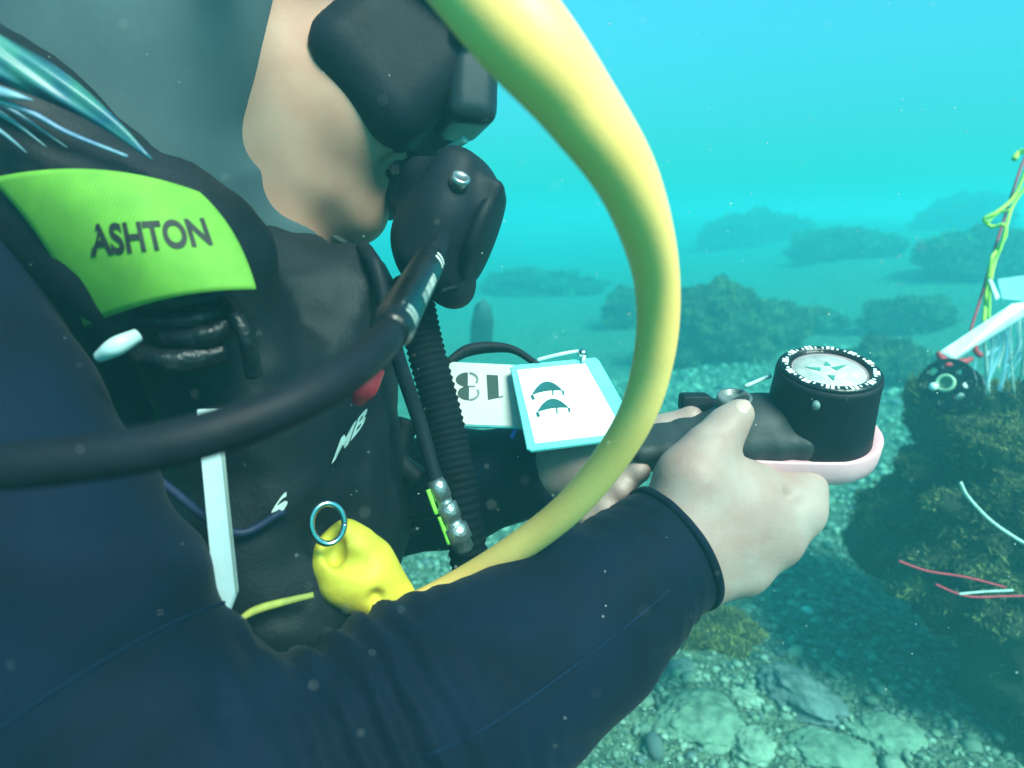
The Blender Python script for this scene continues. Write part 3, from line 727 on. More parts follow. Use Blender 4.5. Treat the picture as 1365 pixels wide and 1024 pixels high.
# name patch wrapped on the shoulder strap
def patch_depth(px, py):
    s = -(px + 80) * .62 + (py - 105) * .785
    return .2755 + .030 * (s / 130.0) ** 2 + .00004 * max(px - 190, 0) 
def quadcurve(a, b, c, t): return (1 - t) * (1 - 2 * t) * np.array(a) + 4 * t * (1 - t) * np.array(b) + t * (2 * t - 1) * np.array(c)
def coons(top, bot, lef, rig, u, v):
    T, B_, L_, Q = quadcurve(*top, u), quadcurve(*bot, u), quadcurve(*lef, v), quadcurve(*rig, v)
    c00, c10, c01, c11 = np.array(top[0]), np.array(top[2]), np.array(bot[0]), np.array(bot[2])
    return (1 - v) * T + v * B_ + (1 - u) * L_ + u * Q - ((1 - u) * (1 - v) * c00 + u * (1 - v) * c10 + (1 - u) * v * c01 + u * v * c11)
def sheet(top, bot, lef, rig, dfn, th=.0025, nu=36, nv=24):
    """curved sheet of cloth with thickness"""
    A, B_, F = [], [], []
    for j in range(nv + 1):
        for i in range(nu + 1):
            x, y = coons(top, bot, lef, rig, i / nu, j / nv); d = dfn(x, y)
            A.append(P(x, y, d)); B_.append(P(x, y, d + th))
    n = len(A); W = nu + 1
    for j in range(nv):
        for i in range(nu):
            a = j * W + i; F.append((a, a + W, a + W + 1, a + 1)); F.append((n + a, n + a + 1, n + a + W + 1, n + a + W))
    rim = [i for i in range(W)] + [j * W + nu for j in range(1, nv + 1)] + [nv * W + i for i in range(nu - 1, -1, -1)] + [j * W for j in range(nv - 1, 0, -1)]
    for a, b in zip(rim, rim[1:] + rim[:1]): F.append((a, b, n + b, n + a))
    return np.array(A + B_), F
pt = [(-14, 238), (128, 226), (266, 256)]; pb = [(112, 436), (226, 398), (342, 386)]; pl = [(-14, 238), (62, 332), (112, 436)]; pr = [(266, 256), (312, 312), (342, 386)]
v, f = sheet(pt, pb, pl, pr, patch_depth); patch = mk('name_patch', v, f, M['green'], vest); patch['label'] = 'bright green knitted name patch with black letters'
def patch_map(u, vv):
    x0 = np.array((121, 343)) * (1 - u) + np.array((285, 327)) * u; x1 = np.array((116, 299)) * (1 - u) + np.array((272, 290)) * u
    x = x0 * (1 - vv) + x1 * vv
    return P(x[0], x[1], patch_depth(*x) - .0002), V(0, 0, -1)
put_text('name_lettering', 'ASHTON', patch_map, M['print'], patch)
# reflective streaks on the shoulder
M['refl'] = rib_mat('reflective_green_blue_cloth', (0.05, 0.20, 0.15), (0.02, 0.09, 0.15), 900, V(.6, .8, 0), 0.35, .6)
M['refl2'] = mat('reflective_pale_piping', (0.16, 0.30, 0.34), .35, (.05, .12, .24), 60, .1, 200)
def taper(pts, w0, w1, d0, d1, name, m, th=.002):
    pts = np.array(pts, float); n = 24; c = catmull(np.c_[pts, np.zeros(len(pts))], n)[:, :2]; tg = np.gradient(c, axis=0); tg /= np.linalg.norm(tg, axis=1)[:, None]
    A, F = [], []
    for i in range(n):
        t = i / (n - 1); wd = (w0 + (w1 - w0) * t ** 1.3); nn = np.array((-tg[i][1], tg[i][0])); d = d0 + (d1 - d0) * t
        for s, dd in ((-1, .0), (-.4, -.0012), (.4, -.0012), (1, 0), (.4, th), (-.4, th)):
            x = c[i] + nn * s * wd; A.append(P(x[0], x[1], d + dd))
    for i in range(n - 1):
        for k in range(6): F.append((i * 6 + k, i * 6 + (k + 1) % 6, (i + 1) * 6 + (k + 1) % 6, (i + 1) * 6 + k))
    F += [tuple(range(5, -1, -1)), tuple((n - 1) * 6 + k for k in range(6))]
    return mk(name, np.array(A), F, m, vest)
taper([(-30, 66), (60, 108), (130, 152), (203, 213)], 32, 1.5, .268, .288, 'reflective_panel', M['refl'])
taper([(-20, 128), (40, 150), (92, 178), (170, 209)], 5, 2.5, .264, .283, 'reflective_strip', M['refl2'])
taper([(-20, 118), (20, 128), (44, 134)], 9, 1, .262, .268, 'reflective_strip', M['refl2'])
taper([(-20, 126), (30, 156), (90, 197)], 4, .6, .270, .280, 'reflective_strip', M['refl2'])
taper([(-20, 140), (20, 164), (62, 196)], 4.5, .6, .270, .279, 'reflective_strip', M['refl2'])
taper([(-20, 160), (12, 184), (36, 204)], 4, .6, .270, .278, 'reflective_strip', M['refl2'])
M['fold'] = mat('wet_black_webbing', (.004, .006, .009), .42, (.002, .003, .005), 40, .6, 160, spec=.3)
# glossy folds of the buckle below the patch
for k, (a, b, c, r) in enumerate([((170, 412), (235, 402), (300, 398), .006), ((190, 430), (255, 428), (310, 412), .006), ((220, 452), (272, 450), (322, 425), .007), ((300, 402), (326, 440), (338, 500), .006), ((180, 470), (230, 482), (300, 470), .008)]):
    v, f = tube([P(a[0], a[1], .302), P(b[0], b[1], .296), P(c[0], c[1], .306)], r * .8, 24, 12, flat=.8); mk('buckle_fold', v, f, M['fold'], vest)
v, f = tube([P(132, 476, .285), P(155, 462, .281), P(184, 447, .287)], [.0025, .0040, .0030], 20, 12); mk('pale_tab', v, f, mat('pale_tab', (.4, .55, .55), .4, None, 40, .05, 200), vest)
# pale flat tube tucked into the vest
tb = thing('pale_tube', 'pale blue straight plastic strip with slanted tip hanging down the vest front', 'plastic strip', P(300, 822, .3))
d = .302
poly = [P(262, 546, d), P(288, 544, d), P(314, 792, d), P(302, 824, d), P(286, 806, d)]
v, f = slab(poly, V(0, 0, -1), .004, .0012); mk('strip', v, f, mat('pale_blue_plastic', (.40, .50, .52), .45, (.34, .43, .46), 40, .06, 200), tb, smooth=False)
v, f = slab([P(288.5, 544, d), P(294, 544, d + .002), P(317, 792, d + .002), P(314.5, 792, d)], V(.4, 0, -1), .003, .0006); mk('strip_edge', v, f, mat('grey_edge', (.22, .27, .25), .5, None, 40, .05, 100), tb, smooth=False)
# letters, tags and piping on the vest front
def flat_map(c00, c10, c01, c11, d0, d1):
    def fn(u, v_):
        x = (1 - u) * (1 - v_) * np.array(c00) + u * (1 - v_) * np.array(c10) + (1 - u) * v_ * np.array(c01) + u * v_ * np.array(c11)
        return P(x[0], x[1], d0 + (d1 - d0) * u), V(0, 0, -1)
    return fn
put_text('white_lettering', 'MB', flat_map((442, 619), (484, 568), (455, 584), (494, 538), .366, .366), M['whiteprint'], vest)
put_text('white_lettering', 'S', flat_map((352, 704), (384, 676), (366, 674), (383, 652), .343, .343), M['whiteprint'], vest)
v, f = tube([P(476, 538, .360), P(488, 518, .356), P(506, 492, .362)], [.003, .0062, .0035], 20, 14, flat=.6); mk('red_tab', v, f, M['red'], vest)
v, f = tube([P(312, 832, .33), P(345, 812, .335), P(418, 793, .345)], [.0012, .0022, .0016], 24, 8); mk('yellow_piping', v, f, mat('dull_yellow_piping', (.36, .36, .06), .6, (.25, .26, .05), 200, .1, 300), vest)
v, f = tube([P(150, 620, .30), P(210, 640, .315), P(310, 710, .335), P(380, 680, .345)], .0022, 30, 8); mk('blue_cord', v, f, mat('blue_cord', (.008, .014, .05), .6, None, 80, .1, 300), vest)
v, f = tube([P(512, 680, .47), P(540, 686, .465), P(575, 672, .462), P(588, 655, .46)], [.004, .004, .010, .010], 24, 14); mk('toggle', v, f, M['black'], vest)
v, f = tube([P(505, 716, .47), P(530, 712, .468), P(562, 707, .466)], [.006, .005, .002], 20, 10); mk('strap_end', v, f, M['black'], vest)
v, f = tube([P(545, 560, .47), P(530, 610, .47), P(560, 640, .465)], .008, 20, 10); mk('strap_loop', v, f, M['black'], vest)

# ------------------------------------------------------------------ inflator: corrugated hose and low pressure hose
inf = thing('inflator_hose', 'black corrugated inflator hose hanging in front of the chest with metal coupling', 'hose', P(630, 770, .44))
ipath = [P(548, 370, .455), P(566, 460, .45), P(592, 560, .445), P(612, 660, .44), P(632, 790, .44)]
L_ = 150
v, f = tube(ipath, lambda t: .0125 + .0006 * math.sin(t * 2 * math.pi * 46), 300, 24); mk('corrugated_hose', v, f, mat('corrugated_black', (.003, .005, .008), .75, (.002, .003, .005), 40, .1, 200, spec=.08), inf)
lp = [P(484, 330, .43), P(492, 340, .41), P(504, 366, .40), P(527, 465, .405), P(560, 565, .418), P(582, 640, .42), P(618, 728, .418)]
v, f = tube(lp, .0046, 90, 14); mk('low_pressure_hose', v, f, M['rubber'], inf)
ca = nrm(P(618, 730, .412) - P(580, 640, .412)); cc = P(580, 640, .412)
cpl = [(.0052, 0), (.0060, .004), (.0060, .012), (.0052, .0125), (.0052, .016), (.0068, .0165), (.0068, .026), (.0058, .0265), (.0058, .030), (.0078, .031), (.0078, .040), (.0062, .041), (.0062, .046), (.0045, .048)]
v, f = lathe(cc + V(.1, 0, 0) * 0, ca, cpl, 24); cp = mk('metal_coupling', v, f, mat('dull_coupling_steel', (.34, .38, .38), .42, (.2, .24, .24), 200, .2, 600, metal=.9), inf)
for a, b in ((.004, .020), (.022, .040)):
    v, f = tube([cc + ca * a + V(-1, -.3, -.6) * .0068, cc + ca * b + V(-1, -.3, -.6) * .0078], .0014, 8, 8); mk('green_strip', v, f, mat('green_yellow_strip', (.25, .75, .06), .5, None, 60, 0, 100), cp)

# ------------------------------------------------------------------ number slates
M['tealplastic'] = mat('clear_teal_plastic', (.16, .62, .62), .25, (.13, .55, .56), 30, .03, 100)
M['paperA'] = mat('grey_white_card', (.48, .46, .44), .5, (.42, .42, .40), 25, .05, 300)
M['numteal'] = mat('teal_number_print', (.008, .10, .11), .6, None, 60, 0, 100)
M['numdark'] = mat('dark_green_number_print', (.03, .055, .045), .6, None, 60, 0, 100)
def plane_fn(pa, pb, pc):
    """depth of the plane through three (px, py, depth) points at any pixel, and its normal towards the camera"""
    A, B_, C_ = P(*pa), P(*pb), P(*pc); n = nrm(np.cross(B_ - A, C_ - A)); n = n if n.dot(CAM - A) > 0 else -n
    def at(px, py, lift=0.0):
        r = P(px, py, 1.0) - CAM; t = (A - CAM).dot(n) / r.dot(n); return CAM + r * t + n * lift
    return at, n
sA = thing('number_slate', 'grey white slate with the upside down number behind the corrugated hose', 'slate', P(650, 568, .46), 'number slates')
at, n = plane_fn((590, 480, .500), (696, 484, .490), (610, 567, .468))
v, f = slab([at(583, 481), at(694, 486), at(704, 571), at(607, 567)], n, .003, .0008); mk('board', v, f, M['tealplastic'], sA, smooth=False)
v, f = slab([at(598, 483, .0006), at(684, 487, .0006), at(694, 569, .0006), at(611, 566, .0006)], n, .001, .0002); mk('card', v, f, M['paperA'], sA, smooth=False)
def glyph(poly, name, m, par, at=at, n=n, lift=.0011): 
    v, f = slab([at(x, y, lift) for x, y in poly], n, .0004); mk(name, v, f, m, par, smooth=False)
def arc(cx, cy, rx, ry, a0, a1, k=14): return [(cx + rx * math.cos(math.radians(a0 + (a1 - a0) * i / k)), cy + ry * math.sin(math.radians(a0 + (a1 - a0) * i / k))) for i in range(k + 1)]
glyph([(649, 500.5), (664, 501.5), (665.5, 531), (651, 534)], 'digit', M['numdark'], sA)
glyph(arc(624, 507, 16, 9.5, 90, 270), 'digit', M['numdark'], sA); glyph(arc(625.5, 525, 15, 9.5, 90, 270), 'digit', M['numdark'], sA)
M['numgrey'] = mat('faded_number_print', (.16, .18, .17), .6, None, 60, 0, 100)
def thin(pts, name, par, at, n, m, w0=1.3):
    pts = np.array(pts); tg = np.gradient(pts, axis=0); tg /= np.linalg.norm(tg, axis=1)[:, None]; nn = np.c_[-tg[:, 1], tg[:, 0]] * w0
    a = pts + nn; b = pts - nn
    V_ = np.array([at(x, y, .0012) for x, y in np.vstack([a, b])]); k = len(pts)
    mk(name, V_, [(i, i + 1, k + i + 1, k + i) for i in range(k - 1)], m, par, smooth=False)
thin(arc(624, 507, 13, 9, -80, 30), 'digit', sA, at, n, M['numgrey']); thin(arc(625.5, 525, 13, 9, -30, 85), 'digit', sA, at, n, M['numgrey'])
thin([(625, 516), (634, 516)], 'digit', sA, at, n, M['numgrey'], .8)
glyph([(664, 530), (671, 528), (671, 530), (666, 532)], 'digit', M['numgrey'], sA)
glyph(arc(594, 514, 9, 15, 0, 360, 20), 'digit', M['numdark'], sA)
v, f = tube([P(596, 484, .50), P(622, 468, .505), P(655, 463, .505), P(686, 467, .50), P(716, 486, .49)], [.005, .0075, .0070, .0050, .004], 40, 12, flat=.6); mk('wrist_loop', v, f, M['black'], sA)
v, f = tube([P(688, 562, .468), P(686, 574, .466), P(682, 584, .466)], .0016, 10, 8); mk('blue_tie', v, f, mat('blue_tie', (.03, .1, .6), .5, None, 50, 0, 100), sA)
sB = thing('number_slate', 'brilliant white slate with teal digits beside the yellow hose', 'slate', P(770, 592, .44), 'number slates')
at2, n2 = plane_fn((680, 488, .478), (797, 476, .482), (703, 599, .425))
v, f = slab([at2(680, 489), at2(688, 486), at2(794, 476), at2(799, 480), at2(852, 574), at2(848, 582), at2(708, 600), at2(702, 597)], n2, .0035, .0008); mk('board', v, f, M['tealplastic'], sB, smooth=False)
v, f = slab([at2(689, 494, .0007), at2(780, 485, .0007), at2(832, 578, .0007), at2(713, 592, .0007)], n2, .001, .0002); mk('card', v, f, M['white'], sB, smooth=False)
def crescent(x0, y0, x1, y1, up, thick):
    a, b = np.array((x0, y0), float), np.array((x1, y1), float); m_ = (a + b) / 2; d_ = b - a; nn = np.array((d_[1], -d_[0])); nn /= np.linalg.norm(nn)
    o = [a + d_ * t + nn * (up * 4 * t * (1 - t)) for t in np.linspace(0, 1, 15)]
    i_ = [a + d_ * t + nn * ((up - thick) * 4 * t * (1 - t)) for t in np.linspace(.97, .03, 14)]
    return [tuple(q) for q in o + i_]
def face_strip(outer, k):
    return None
for (x0, y0, x1, y1, tx, ty) in ((709, 528, 750, 522, 737, 526), (716, 551, 758, 545, 742.5, 551)):
    pts = crescent(x0, y0, x1, y1, 15, 12.5); V_ = [at2(x, y, .0012) for x, y in pts]
    o_ = list(range(15)); i_ = list(range(15, 29))[::-1]
    F = [(o_[0], o_[1], i_[0])] + [(o_[k], o_[k + 1], i_[k], i_[k - 1]) for k in range(1, 14)]
    mk('digit', np.array(V_), F, M['numteal'], sB, smooth=False)
    v, f = slab([at2(tx - .8, ty - 8, .0013), at2(tx + .8, ty - 8, .0013), at2(tx + 1, ty + 2, .0013), at2(tx - .6, ty + 2, .0013)], n2, .0003); mk('digit', v, f, M['numteal'], sB, smooth=False)
    thin([(x0, y0), (x0 + 1, y0 + 3), (x0 + 3, y0 + 6)], 'digit', sB, at2, n2, M['numteal'], 1.8); thin([(x1, y1), (x1 + 1, y1 + 3), (x1 + 1, y1 + 6)], 'digit', sB, at2, n2, M['numteal'], 1.2)
v, f = tube([at2(716, 484, .003), at2(745, 478, .004), at2(770, 474, .004), at2(778, 478, .004), at2(777, 486, .003)], .0013, 30, 10); mk('binding_wire', v, f, mat('clear_binding', (.55, .75, .75), .1, None, 40, 0, 100), sB)
v, f = lathe(at2(776, 477, .004), n2, [(.0018, -.003), (.0032, -.001), (.0032, .002), (.0016, .0035)], 16); mk('binding_bead', v, f, M['steel'], sB)

# ------------------------------------------------------------------ compass console
con = thing('compass_console', 'black rubber compass console with pale pink base held over the gravel', 'compass', P(1110, 632, .42))
cw = V(-.04, .86, -.505); cu = V(.97, .10, .10); cu = nrm(cu - cw * cu.dot(cw)); cv = np.cross(cw, cu)
CT = P(1106, 491, .418)                         # centre of the dial rim
def K(a, b, c): return CT + cu * a + cv * b + cw * c
prof = [(.0284, -.0012), (.0298, -.001), (.0305, -.004), (.0306, -.012), (.0318, -.030), (.0333, -.046), (.0335, -.049), (.031, -.051)]
prof = [(r * 1.03, z) for r, z in prof]
v, f = lathe(CT, cw, [(.001, -.0165), (.0238, -.0160), (.0242, -.001)] + prof, 56, cu); cup = mk('compass_cup', v, f, M['rubber'], con)
hs = SDF()
KM = np.array((cu, cv, cw))
def KS(s, a0, a1, w0, w1, z, h0, h1):
    for t in np.linspace(0, 1, 7):
        s.box(K(a0 + (a1 - a0) * t, 0, z), (.016, w0 + (w1 - w0) * t, h0 + (h1 - h0) * t), .006, KM, .006)
KS(hs, -.010, -.112, .028, .014, -.043, .0085, .0065)
hs.ell(K(-.040, .004, -.032), (.030, .020, .011), KM, .012)
v, f = hs.mesh(.002); mk('console_boot', v, f, mat('grey_black_boot', (.022, .026, .030), .62, (.015, .018, .020), 40, .08, 500), con)
# base plate, pale pink, teardrop
bpoly = []
for i in range(64):
    th = 2 * math.pi * i / 64
    a, b = math.cos(th), math.sin(th)
    x = .0415 * a if a > 0 else .116 * a; y = .0385 * b * (1 if a > 0 else (1 + .50 * a))
    bpoly.append((x, y))
V_, F = [], []
lay = [(.86, -.0485), (.97, -.0455), (1.0, -.0470), (1.0, -.0565), (.985, -.0620), (.94, -.0640)]
for s_, z_ in lay:
    for x, y in bpoly: V_.append(K(x * s_, y * s_, z_))
nb = 64
for l in range(len(lay) - 1):
    for k in range(nb): F.append((l * nb + k, l * nb + (k + 1) % nb, (l + 1) * nb + (k + 1) % nb, (l + 1) * nb + k))
F.append(tuple(range(nb - 1, -1, -1))); F.append(tuple((len(lay) - 1) * nb + k for k in range(nb)))
mk('base_plate', np.array(V_), F, mat('pale_pink_plastic', (.62, .33, .36), .5, (.56, .29, .32), 30, .06, 200), con)
# bezel with white marks
v, f = lathe(CT, cw, [(.0235, .0000), (.0239, .0012), (.0285, .0010), (.0292, -.0003), (.0292, -.002), (.0235, -.002), (.0235, .0000)], 56, cu, caps=False); bz = mk('bezel', v, f, M['gloss'], con)
for k in range(36):
    th = 2 * math.pi * k / 36; big = k % 3 == 0
    er = math.cos(th) * cu + math.sin(th) * cv; et = -math.sin(th) * cu + math.cos(th) * cv
    if big:
        for o_ in (-.0014, .0014):
            c = CT + er * .0262 + et * o_ + cw * .0015
            v, f = slab([c - er * .0020 - et * .0009, c + er * .0020 - et * .0011, c + er * .0018 + et * .0009, c - er * .0019 + et * .0010], cw, .0009, .0002); mk('bezel_mark', v, f, M['white'], bz, smooth=False)
    else:
        c = CT + er * .0258 + cw * .0015
        v, f = slab([c - er * .0010 - et * .0006, c + er * .0010 - et * .0006, c + er * .0010 + et * .0006, c - er * .0010 + et * .0006], cw, .0009, .0002); mk('bezel_mark', v, f, M['white'], bz, smooth=False)
# floating card under the glass
cn = cw
v, f = lathe(CT - cw * .0030, cn, [(.0195, -.002), (.0226, 0), (.0222, .001), (.0008, .0012)], 44, cu); card = mk('compass_card', v, f, mat('card_pinkish_white', (.60, .54, .53), .5, (.42, .40, .40), 160, .05, 300), con)
v, f = lathe(CT - cw * .0030, cn, [(.0214, .0002), (.0235, .0002), (.0235, .0016), (.0214, .0010), (.0214, .0002)], 44, cu, caps=False); mk('card_ring', v, f, mat('pink_card_ring', (.55, .34, .36), .5, None, 40, 0, 100), card)
ccen = CT - cw * .0030 + cn * .0016
for a, l in ((.3, .012), (1.2, .006), (2.6, .010), (4.4, .007)):
    er = math.cos(a) * cu + math.sin(a) * cv; et = -math.sin(a) * cu + math.cos(a) * cv; c = ccen + er * .009
    v, f = slab([c - er * l * .4 - et * .0022, c + er * l * .5, c - er * l * .4 + et * .0022], cn, .0005); mk('card_mark', v, f, mat('card_green', (.05, .3, .25), .5, None, 40, 0, 100), card, smooth=False)
v, f = lathe(CT, cw, [(.0240, -.0155), (.0240, -.0008), (.0236, -.0008), (.0236, -.0155), (.0240, -.0155)], 44, cu, caps=False); mk('dial_wall', v, f, mat('grey_green_wall', (.10, .17, .17), .4, None, 40, 0, 100), con)
lg = bpy.data.materials.new('compass_glass'); lg.use_nodes = True
t_ = lg.node_tree; t_.nodes.clear(); tr = t_.nodes.new('ShaderNodeBsdfTransparent'); tr.inputs[0].default_value = (.9, .97, .97, 1); gs = t_.nodes.new('ShaderNodeBsdfGlossy'); gs.inputs['Roughness'].default_value = .06
mx = t_.nodes.new('ShaderNodeMixShader'); fz = t_.nodes.new('ShaderNodeFresnel'); fz.inputs[0].default_value = 1.25; ou = t_.nodes.new('ShaderNodeOutputMaterial')
t_.links.new(fz.outputs[0], mx.inputs[0]); t_.links.new(tr.outputs[0], mx.inputs[1]); t_.links.new(gs.outputs[0], mx.inputs[2]); t_.links.new(mx.outputs[0], ou.inputs[0])
v, f = lathe(CT, cw, [(.0236, -.0010), (.0236, .0006), (.018, .0009), (.009, .0011), (.0005, .0012)], 44, cu, caps=False); mk('compass_glass', v, f, lg, con)
v, f = lathe(K(-.022, -.0258, -.008), nrm(-cv * .9 - cu * .5), [(.0018, -.002), (.0024, .0006), (.0022, .003)], 14); mk('bezel_stud', v, f, mat('grey_stud', (.12, .2, .2), .5, None, 40, 0, 100), con)
v, f = lathe(K(-.054, .012, -.022), cw, [(.0105, -.006), (.0115, -.001), (.0110, .0008), (.0090, .0010), (.0086, -.0016), (.001, -.0016)], 30, cu); mk('release_ring', v, f, mat('dull_ring', (.10, .12, .12), .35, (.06, .07, .07), 90, .1, 300, spec=.5), con)
v, f = tube([K(-.046, .016, -.017), K(-.028, .018, -.012)], .0014, 8, 8); mk('glint_line', v, f, mat('glint_pale', (.6, .8, .8), .1, None, 40, 0, 100), con)  # pale rod standing in for a white glint on the console top
# snap clip behind the console
sp = thing('snap_clip', 'small black snap buckle behind the console above the left thumb', 'clip', P(935, 552, .455))
q = SDF(); q.box(P(925, 536, .462), (.010, .006, .006), .002).cone(P(935, 537, .462), P(985, 540, .462), .0034, .003, .004).box(P(933, 545, .462), (.008, .004, .0035), .0015).cone(P(915, 545, .462), P(945, 553, .462), .0022, .0022, .003)
v, f = q.mesh(.0013); mk('clip_body', v, f, M['rubber'], sp)

# ------------------------------------------------------------------ line reel, lines and plastic strips on the boulder
def weed_top(px, py, d): return P(px, py, d)
RD = 0.91
rl = thing('line_reel', 'small black reel with round holes lying on the weedy boulder', 'reel', P(1270, 545, RD))
rn = V(-.75, .25, -.6); rx = nrm(np.cross(rn, V(0, 1, 0))); ry = np.cross(rn, rx)
def disc_holes(c, r_out, r_in, th, holes, hr):
    """flanged disc as a ring of spokes: rim, hub ring and webs so the round holes are open"""
    parts = []
    N = 72
    q = SDF(); 
    Mx = np.array((rx, ry, rn))
    q.fn(lambda p: np.maximum(np.linalg.norm(((p - c) @ Mx.T)[:, :2], axis=1) - r_out, np.abs(((p - c) @ Mx.T)[:, 2]) - th), c, r_out * 1.1, .002, 'add')
    for k in range(holes):
        a = 2 * math.pi * k / holes; hc_ = c + (rx * math.cos(a) + ry * math.sin(a)) * (r_out * .70)
        q.fn(lambda p, hc_=hc_: np.linalg.norm((p - hc_) - ((p - hc_) @ rn)[:, None] * rn, axis=1) - hr, hc_, hr * 1.6, .001, 'sub')
    q.fn(lambda p: np.linalg.norm((p - c) - ((p - c) @ rn)[:, None] * rn, axis=1) - r_in, c, r_in * 1.6, .001, 'sub')
    return q.mesh(.0016)
rc = P(1262, 512, RD)
v, f = disc_holes(rc, .036, .010, .003, 8, .0058); mk('reel_flange', v, f, M['gloss'], rl)
v, f = disc_holes(rc - rn * .034, .036, .010, .003, 8, .0058); mk('reel_flange', v, f, M['gloss'], rl)
v, f = lathe(rc - rn * .032, rn, [(.016, 0), (.016, .031)], 28); mk('reel_hub', v, f, M['white'], rl)
v, f = lathe(rc + rn * .003, rn, [(.0125, 0), (.0125, .004), (.009, .005), (.0085, 0)], 28); mk('hub_ring', v, f, mat('pale_green_ring', (.45, .6, .4), .4, None, 40, 0, 100), rl)
v, f = lathe(rc + rn * .004 + rx * .013 + ry * .006, rn, [(.005, 0), (.0055, .006), (.003, .009)], 16); mk('reel_knob', v, f, M['white'], rl)
# flat pale bar over the reel and its strips
br = thing('pale_bar', 'flat pale plastic bar slanting above the reel', 'plastic bar', P(1262, 474, RD - .03))
v, f = slab([P(1254, 468, .95), P(1272, 478, .95), P(1368, 418, .97), P(1380, 400, .97), P(1350, 404, .97)], V(-.1, .7, -.7), .008, .002); mk('bar', v, f, mat('pale_bar_plastic', (.7, .8, .78), .35, (.55, .68, .68), 60, .1, 200), br, smooth=False)
v, f = tube([P(1250, 470, .955), P(1262, 486, .955), P(1280, 484, .955), P(1296, 478, .955)], [.004, .007, .006, .003], 20, 10); mk('red_grip', v, f, M['red'], br)
v, f = tube([P(1296, 455, .96), P(1302, 470, .96), P(1308, 474, .96)], .004, 12, 8); mk('red_grip', v, f, M['red'], br)
M['string'] = mat('yellow_green_twine', (.55, .75, .08), .6, (.4, .6, .05), 400, .3, 800)
M['redstring'] = mat('red_twine', (.55, .03, .06), .6, None, 300, .2, 800)
M['paleline'] = mat('pale_twine', (.5, .58, .5), .6, None, 300, .2, 800)
yl = thing('yellow_line', 'tangled yellow green line hanging in loops at the right edge', 'line', P(1318, 430, .97))
for pts, r in [([(1368, 225), (1352, 262), (1330, 282), (1312, 292), (1322, 302), (1338, 300), (1340, 315), (1328, 335), (1322, 345), (1318, 370), (1314, 395), (1312, 430)], .0026),
               ([(1366, 250), (1350, 275), (1342, 300), (1334, 330), (1326, 350), (1320, 380), (1318, 425)], .0022),
               ([(1316, 296), (1330, 285), (1346, 280)], .002), ([(1352, 212), (1358, 204), (1370, 200)], .004)]:
    n_ = len(pts); v, f = tube([P(x, y, .97 + .006 * math.sin(i * 2.1)) for i, (x, y) in enumerate(pts)], r, 12 * n_, 8); mk('line_strand', v, f, M['string'], yl)
v, f = tube([P(1372, 195, .985), P(1355, 240, .985), P(1322, 345, .98), P(1308, 395, .975), P(1294, 440, .97), P(1290, 468, .965)], .0018, 40, 8)
tag(mk('red_line', v, f, M['redstring']), 'thin red line running down beside the tangled yellow line to the reel', 'line')
cl = thing('plastic_strips', 'bundle of clear bluish plastic strips hanging below the pale bar', 'plastic strips', P(1340, 520, .98))
CLM = mat('clear_blue_strip', (.45, .70, .75), .25, (.3, .55, .68), 30, .05, 100); CLM.node_tree.nodes['Principled BSDF'].inputs['Alpha'].default_value = .5
for k in range(22):
    x0 = 1300 + 3.2 * k; x1 = x0 + random.uniform(-20, 10); y1 = random.uniform(465, 530)
    v, f = tube([P(x0, 452 - 1.7 * k, .975), P(x0 + random.uniform(-6, 8), 462, .985 + random.uniform(-.015, .02)), P(x1, y1, .99)], random.uniform(.0012, .0032), 16, 8, flat=.25); mk('strip', v, f, CLM if k % 3 else M['paleline'], cl)
v, f = slab([P(1318, 372, .96), P(1323, 374, .96), P(1333, 396, .96), P(1328, 400, .96)], V(0, 0, -1), .002); mk('bright_flake', v, f, M['white'], cl, smooth=False)
v, f = slab([P(1330, 372, 1.0), P(1372, 366, 1.0), P(1372, 402, 1.0), P(1336, 398, 1.0)], V(-.2, .4, -.9), .0012); mk('clear_sheet', v, f, CLM, cl, smooth=False)
# lines lying over the dark boulder face
RL = .76
for nm, lab, pts, r, m in [('white_cord', 'pale cord curving down the dark boulder to the right edge', [(1280, 643), (1290, 662), (1318, 692), (1350, 715), (1385, 735)], .0020, M['paleline']),
        ('red_line', 'upper of two red lines stretched across the dark boulder', [(1198, 748), (1225, 758), (1245, 763), (1290, 770), (1340, 783)], .0013, M['redstring']),
        ('red_line', 'lower bent red line across the dark boulder', [(1247, 779), (1275, 791), (1300, 796), (1340, 795), (1385, 794)], .0013, M['redstring']),
        ('grey_cord', 'short grey cord lying between the two red lines', [(1278, 792), (1310, 789), (1350, 787)], .0014, M['paleline'])]:
    v, f = tube([P(x, y, RL + .0 * i) for i, (x, y) in enumerate(pts)], r, 40, 8); tag(mk(nm, v, f, m), lab, 'line' if 'line' in nm else 'cord')

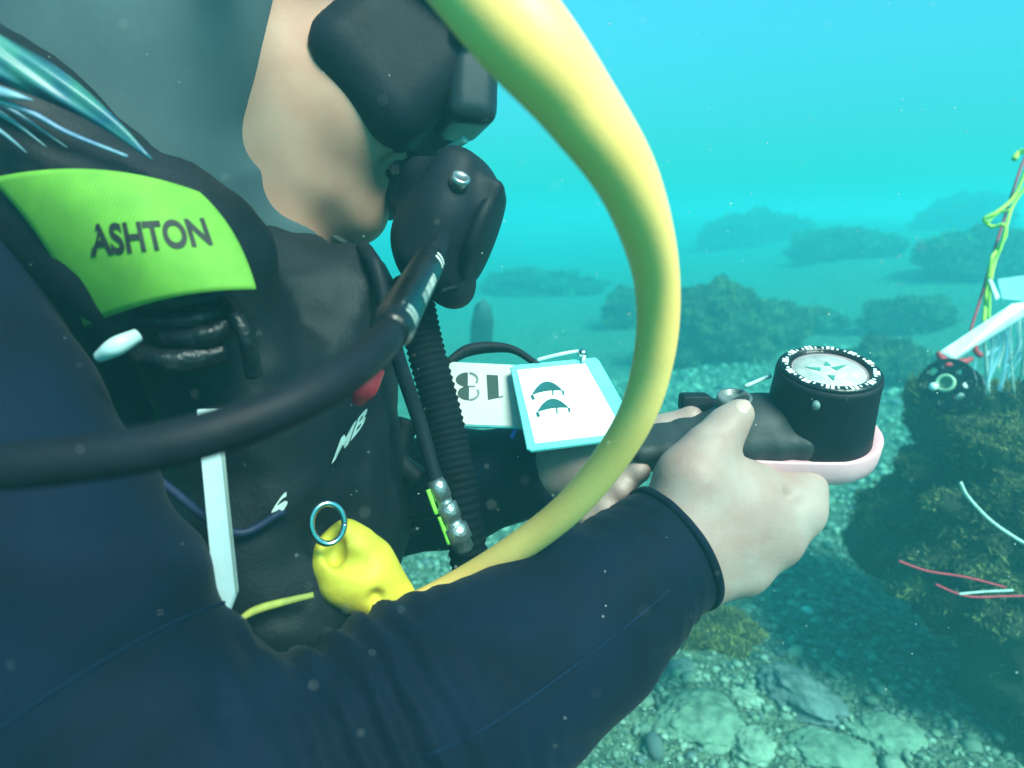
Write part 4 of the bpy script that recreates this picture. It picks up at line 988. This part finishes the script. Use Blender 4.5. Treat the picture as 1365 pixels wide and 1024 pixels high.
# ------------------------------------------------------------------ swim fin far behind, marine snow, haze
fp = [(628, 470), (630, 430), (636, 404), (646, 398), (655, 408), (659, 430), (656, 462)]
v, f = slab([P(x, y, 2.6 + .004 * (y - 430)) for x, y in fp], V(.5, .2, -.85), .02, .004)
tag(mk('swim_fin', v, f, mat('grey_fin', (.10, .14, .14), .6, None, 20, .1, 50)), 'faint grey fin blade standing in the haze behind the slates', 'fin')
n = 520
px = rng.uniform(-50, 1400, n); py = rng.uniform(-50, 1050, n); dd = rng.uniform(.12, .9, n) ** 1.0
iv, if_ = ICO12; VV, FF = [], []
for k in range(n):
    r = rng.uniform(.0002, .0007) * (dd[k] ** .8 + .06)
    VV.append(iv * r * (1 + .5 * rng.random((12, 1))) + P(px[k], py[k], dd[k])); FF.append(if_ + 12 * k)
mk_ = mk('marine_snow', np.vstack(VV), np.vstack(FF), mat('marine_snow', (.6, .62, .55), .8, None, 20, 0, 50), loc=(0, 0, 0))
tag(mk_, 'tiny pale specks of marine snow drifting in the water', 'specks', kind='stuff')

def haze():
    lo = np.array((-34, -5.0, -2.6)); hi = np.array((34, 36, 1.12))
    v = np.array([(x, y, z) for x in (lo[0], hi[0]) for y in (lo[1], hi[1]) for z in (lo[2], hi[2])])
    f = [(0, 1, 3, 2), (4, 6, 7, 5), (0, 4, 5, 1), (2, 3, 7, 6), (0, 2, 6, 4), (1, 5, 7, 3)]
    m = bpy.data.materials.new('water_haze'); m.use_nodes = True; t = m.node_tree; t.nodes.clear()
    pv = t.nodes.new('ShaderNodeVolumePrincipled'); pv.inputs['Density'].default_value = 0.64
    pv.inputs['Color'].default_value = (0.036, 0.172, 0.192, 1); pv.inputs['Absorption Color'].default_value = (0.05, 0.85, 0.87, 1); pv.inputs['Anisotropy'].default_value = 0.2
    o_ = t.nodes.new('ShaderNodeOutputMaterial'); t.links.new(pv.outputs[0], o_.inputs['Volume'])
    o = mk('haze', v, f, m, loc=(0, 0, 0), smooth=False)
    tag(o, 'cloudy turquoise sea water filling the whole scene', 'water', kind='stuff')
haze()
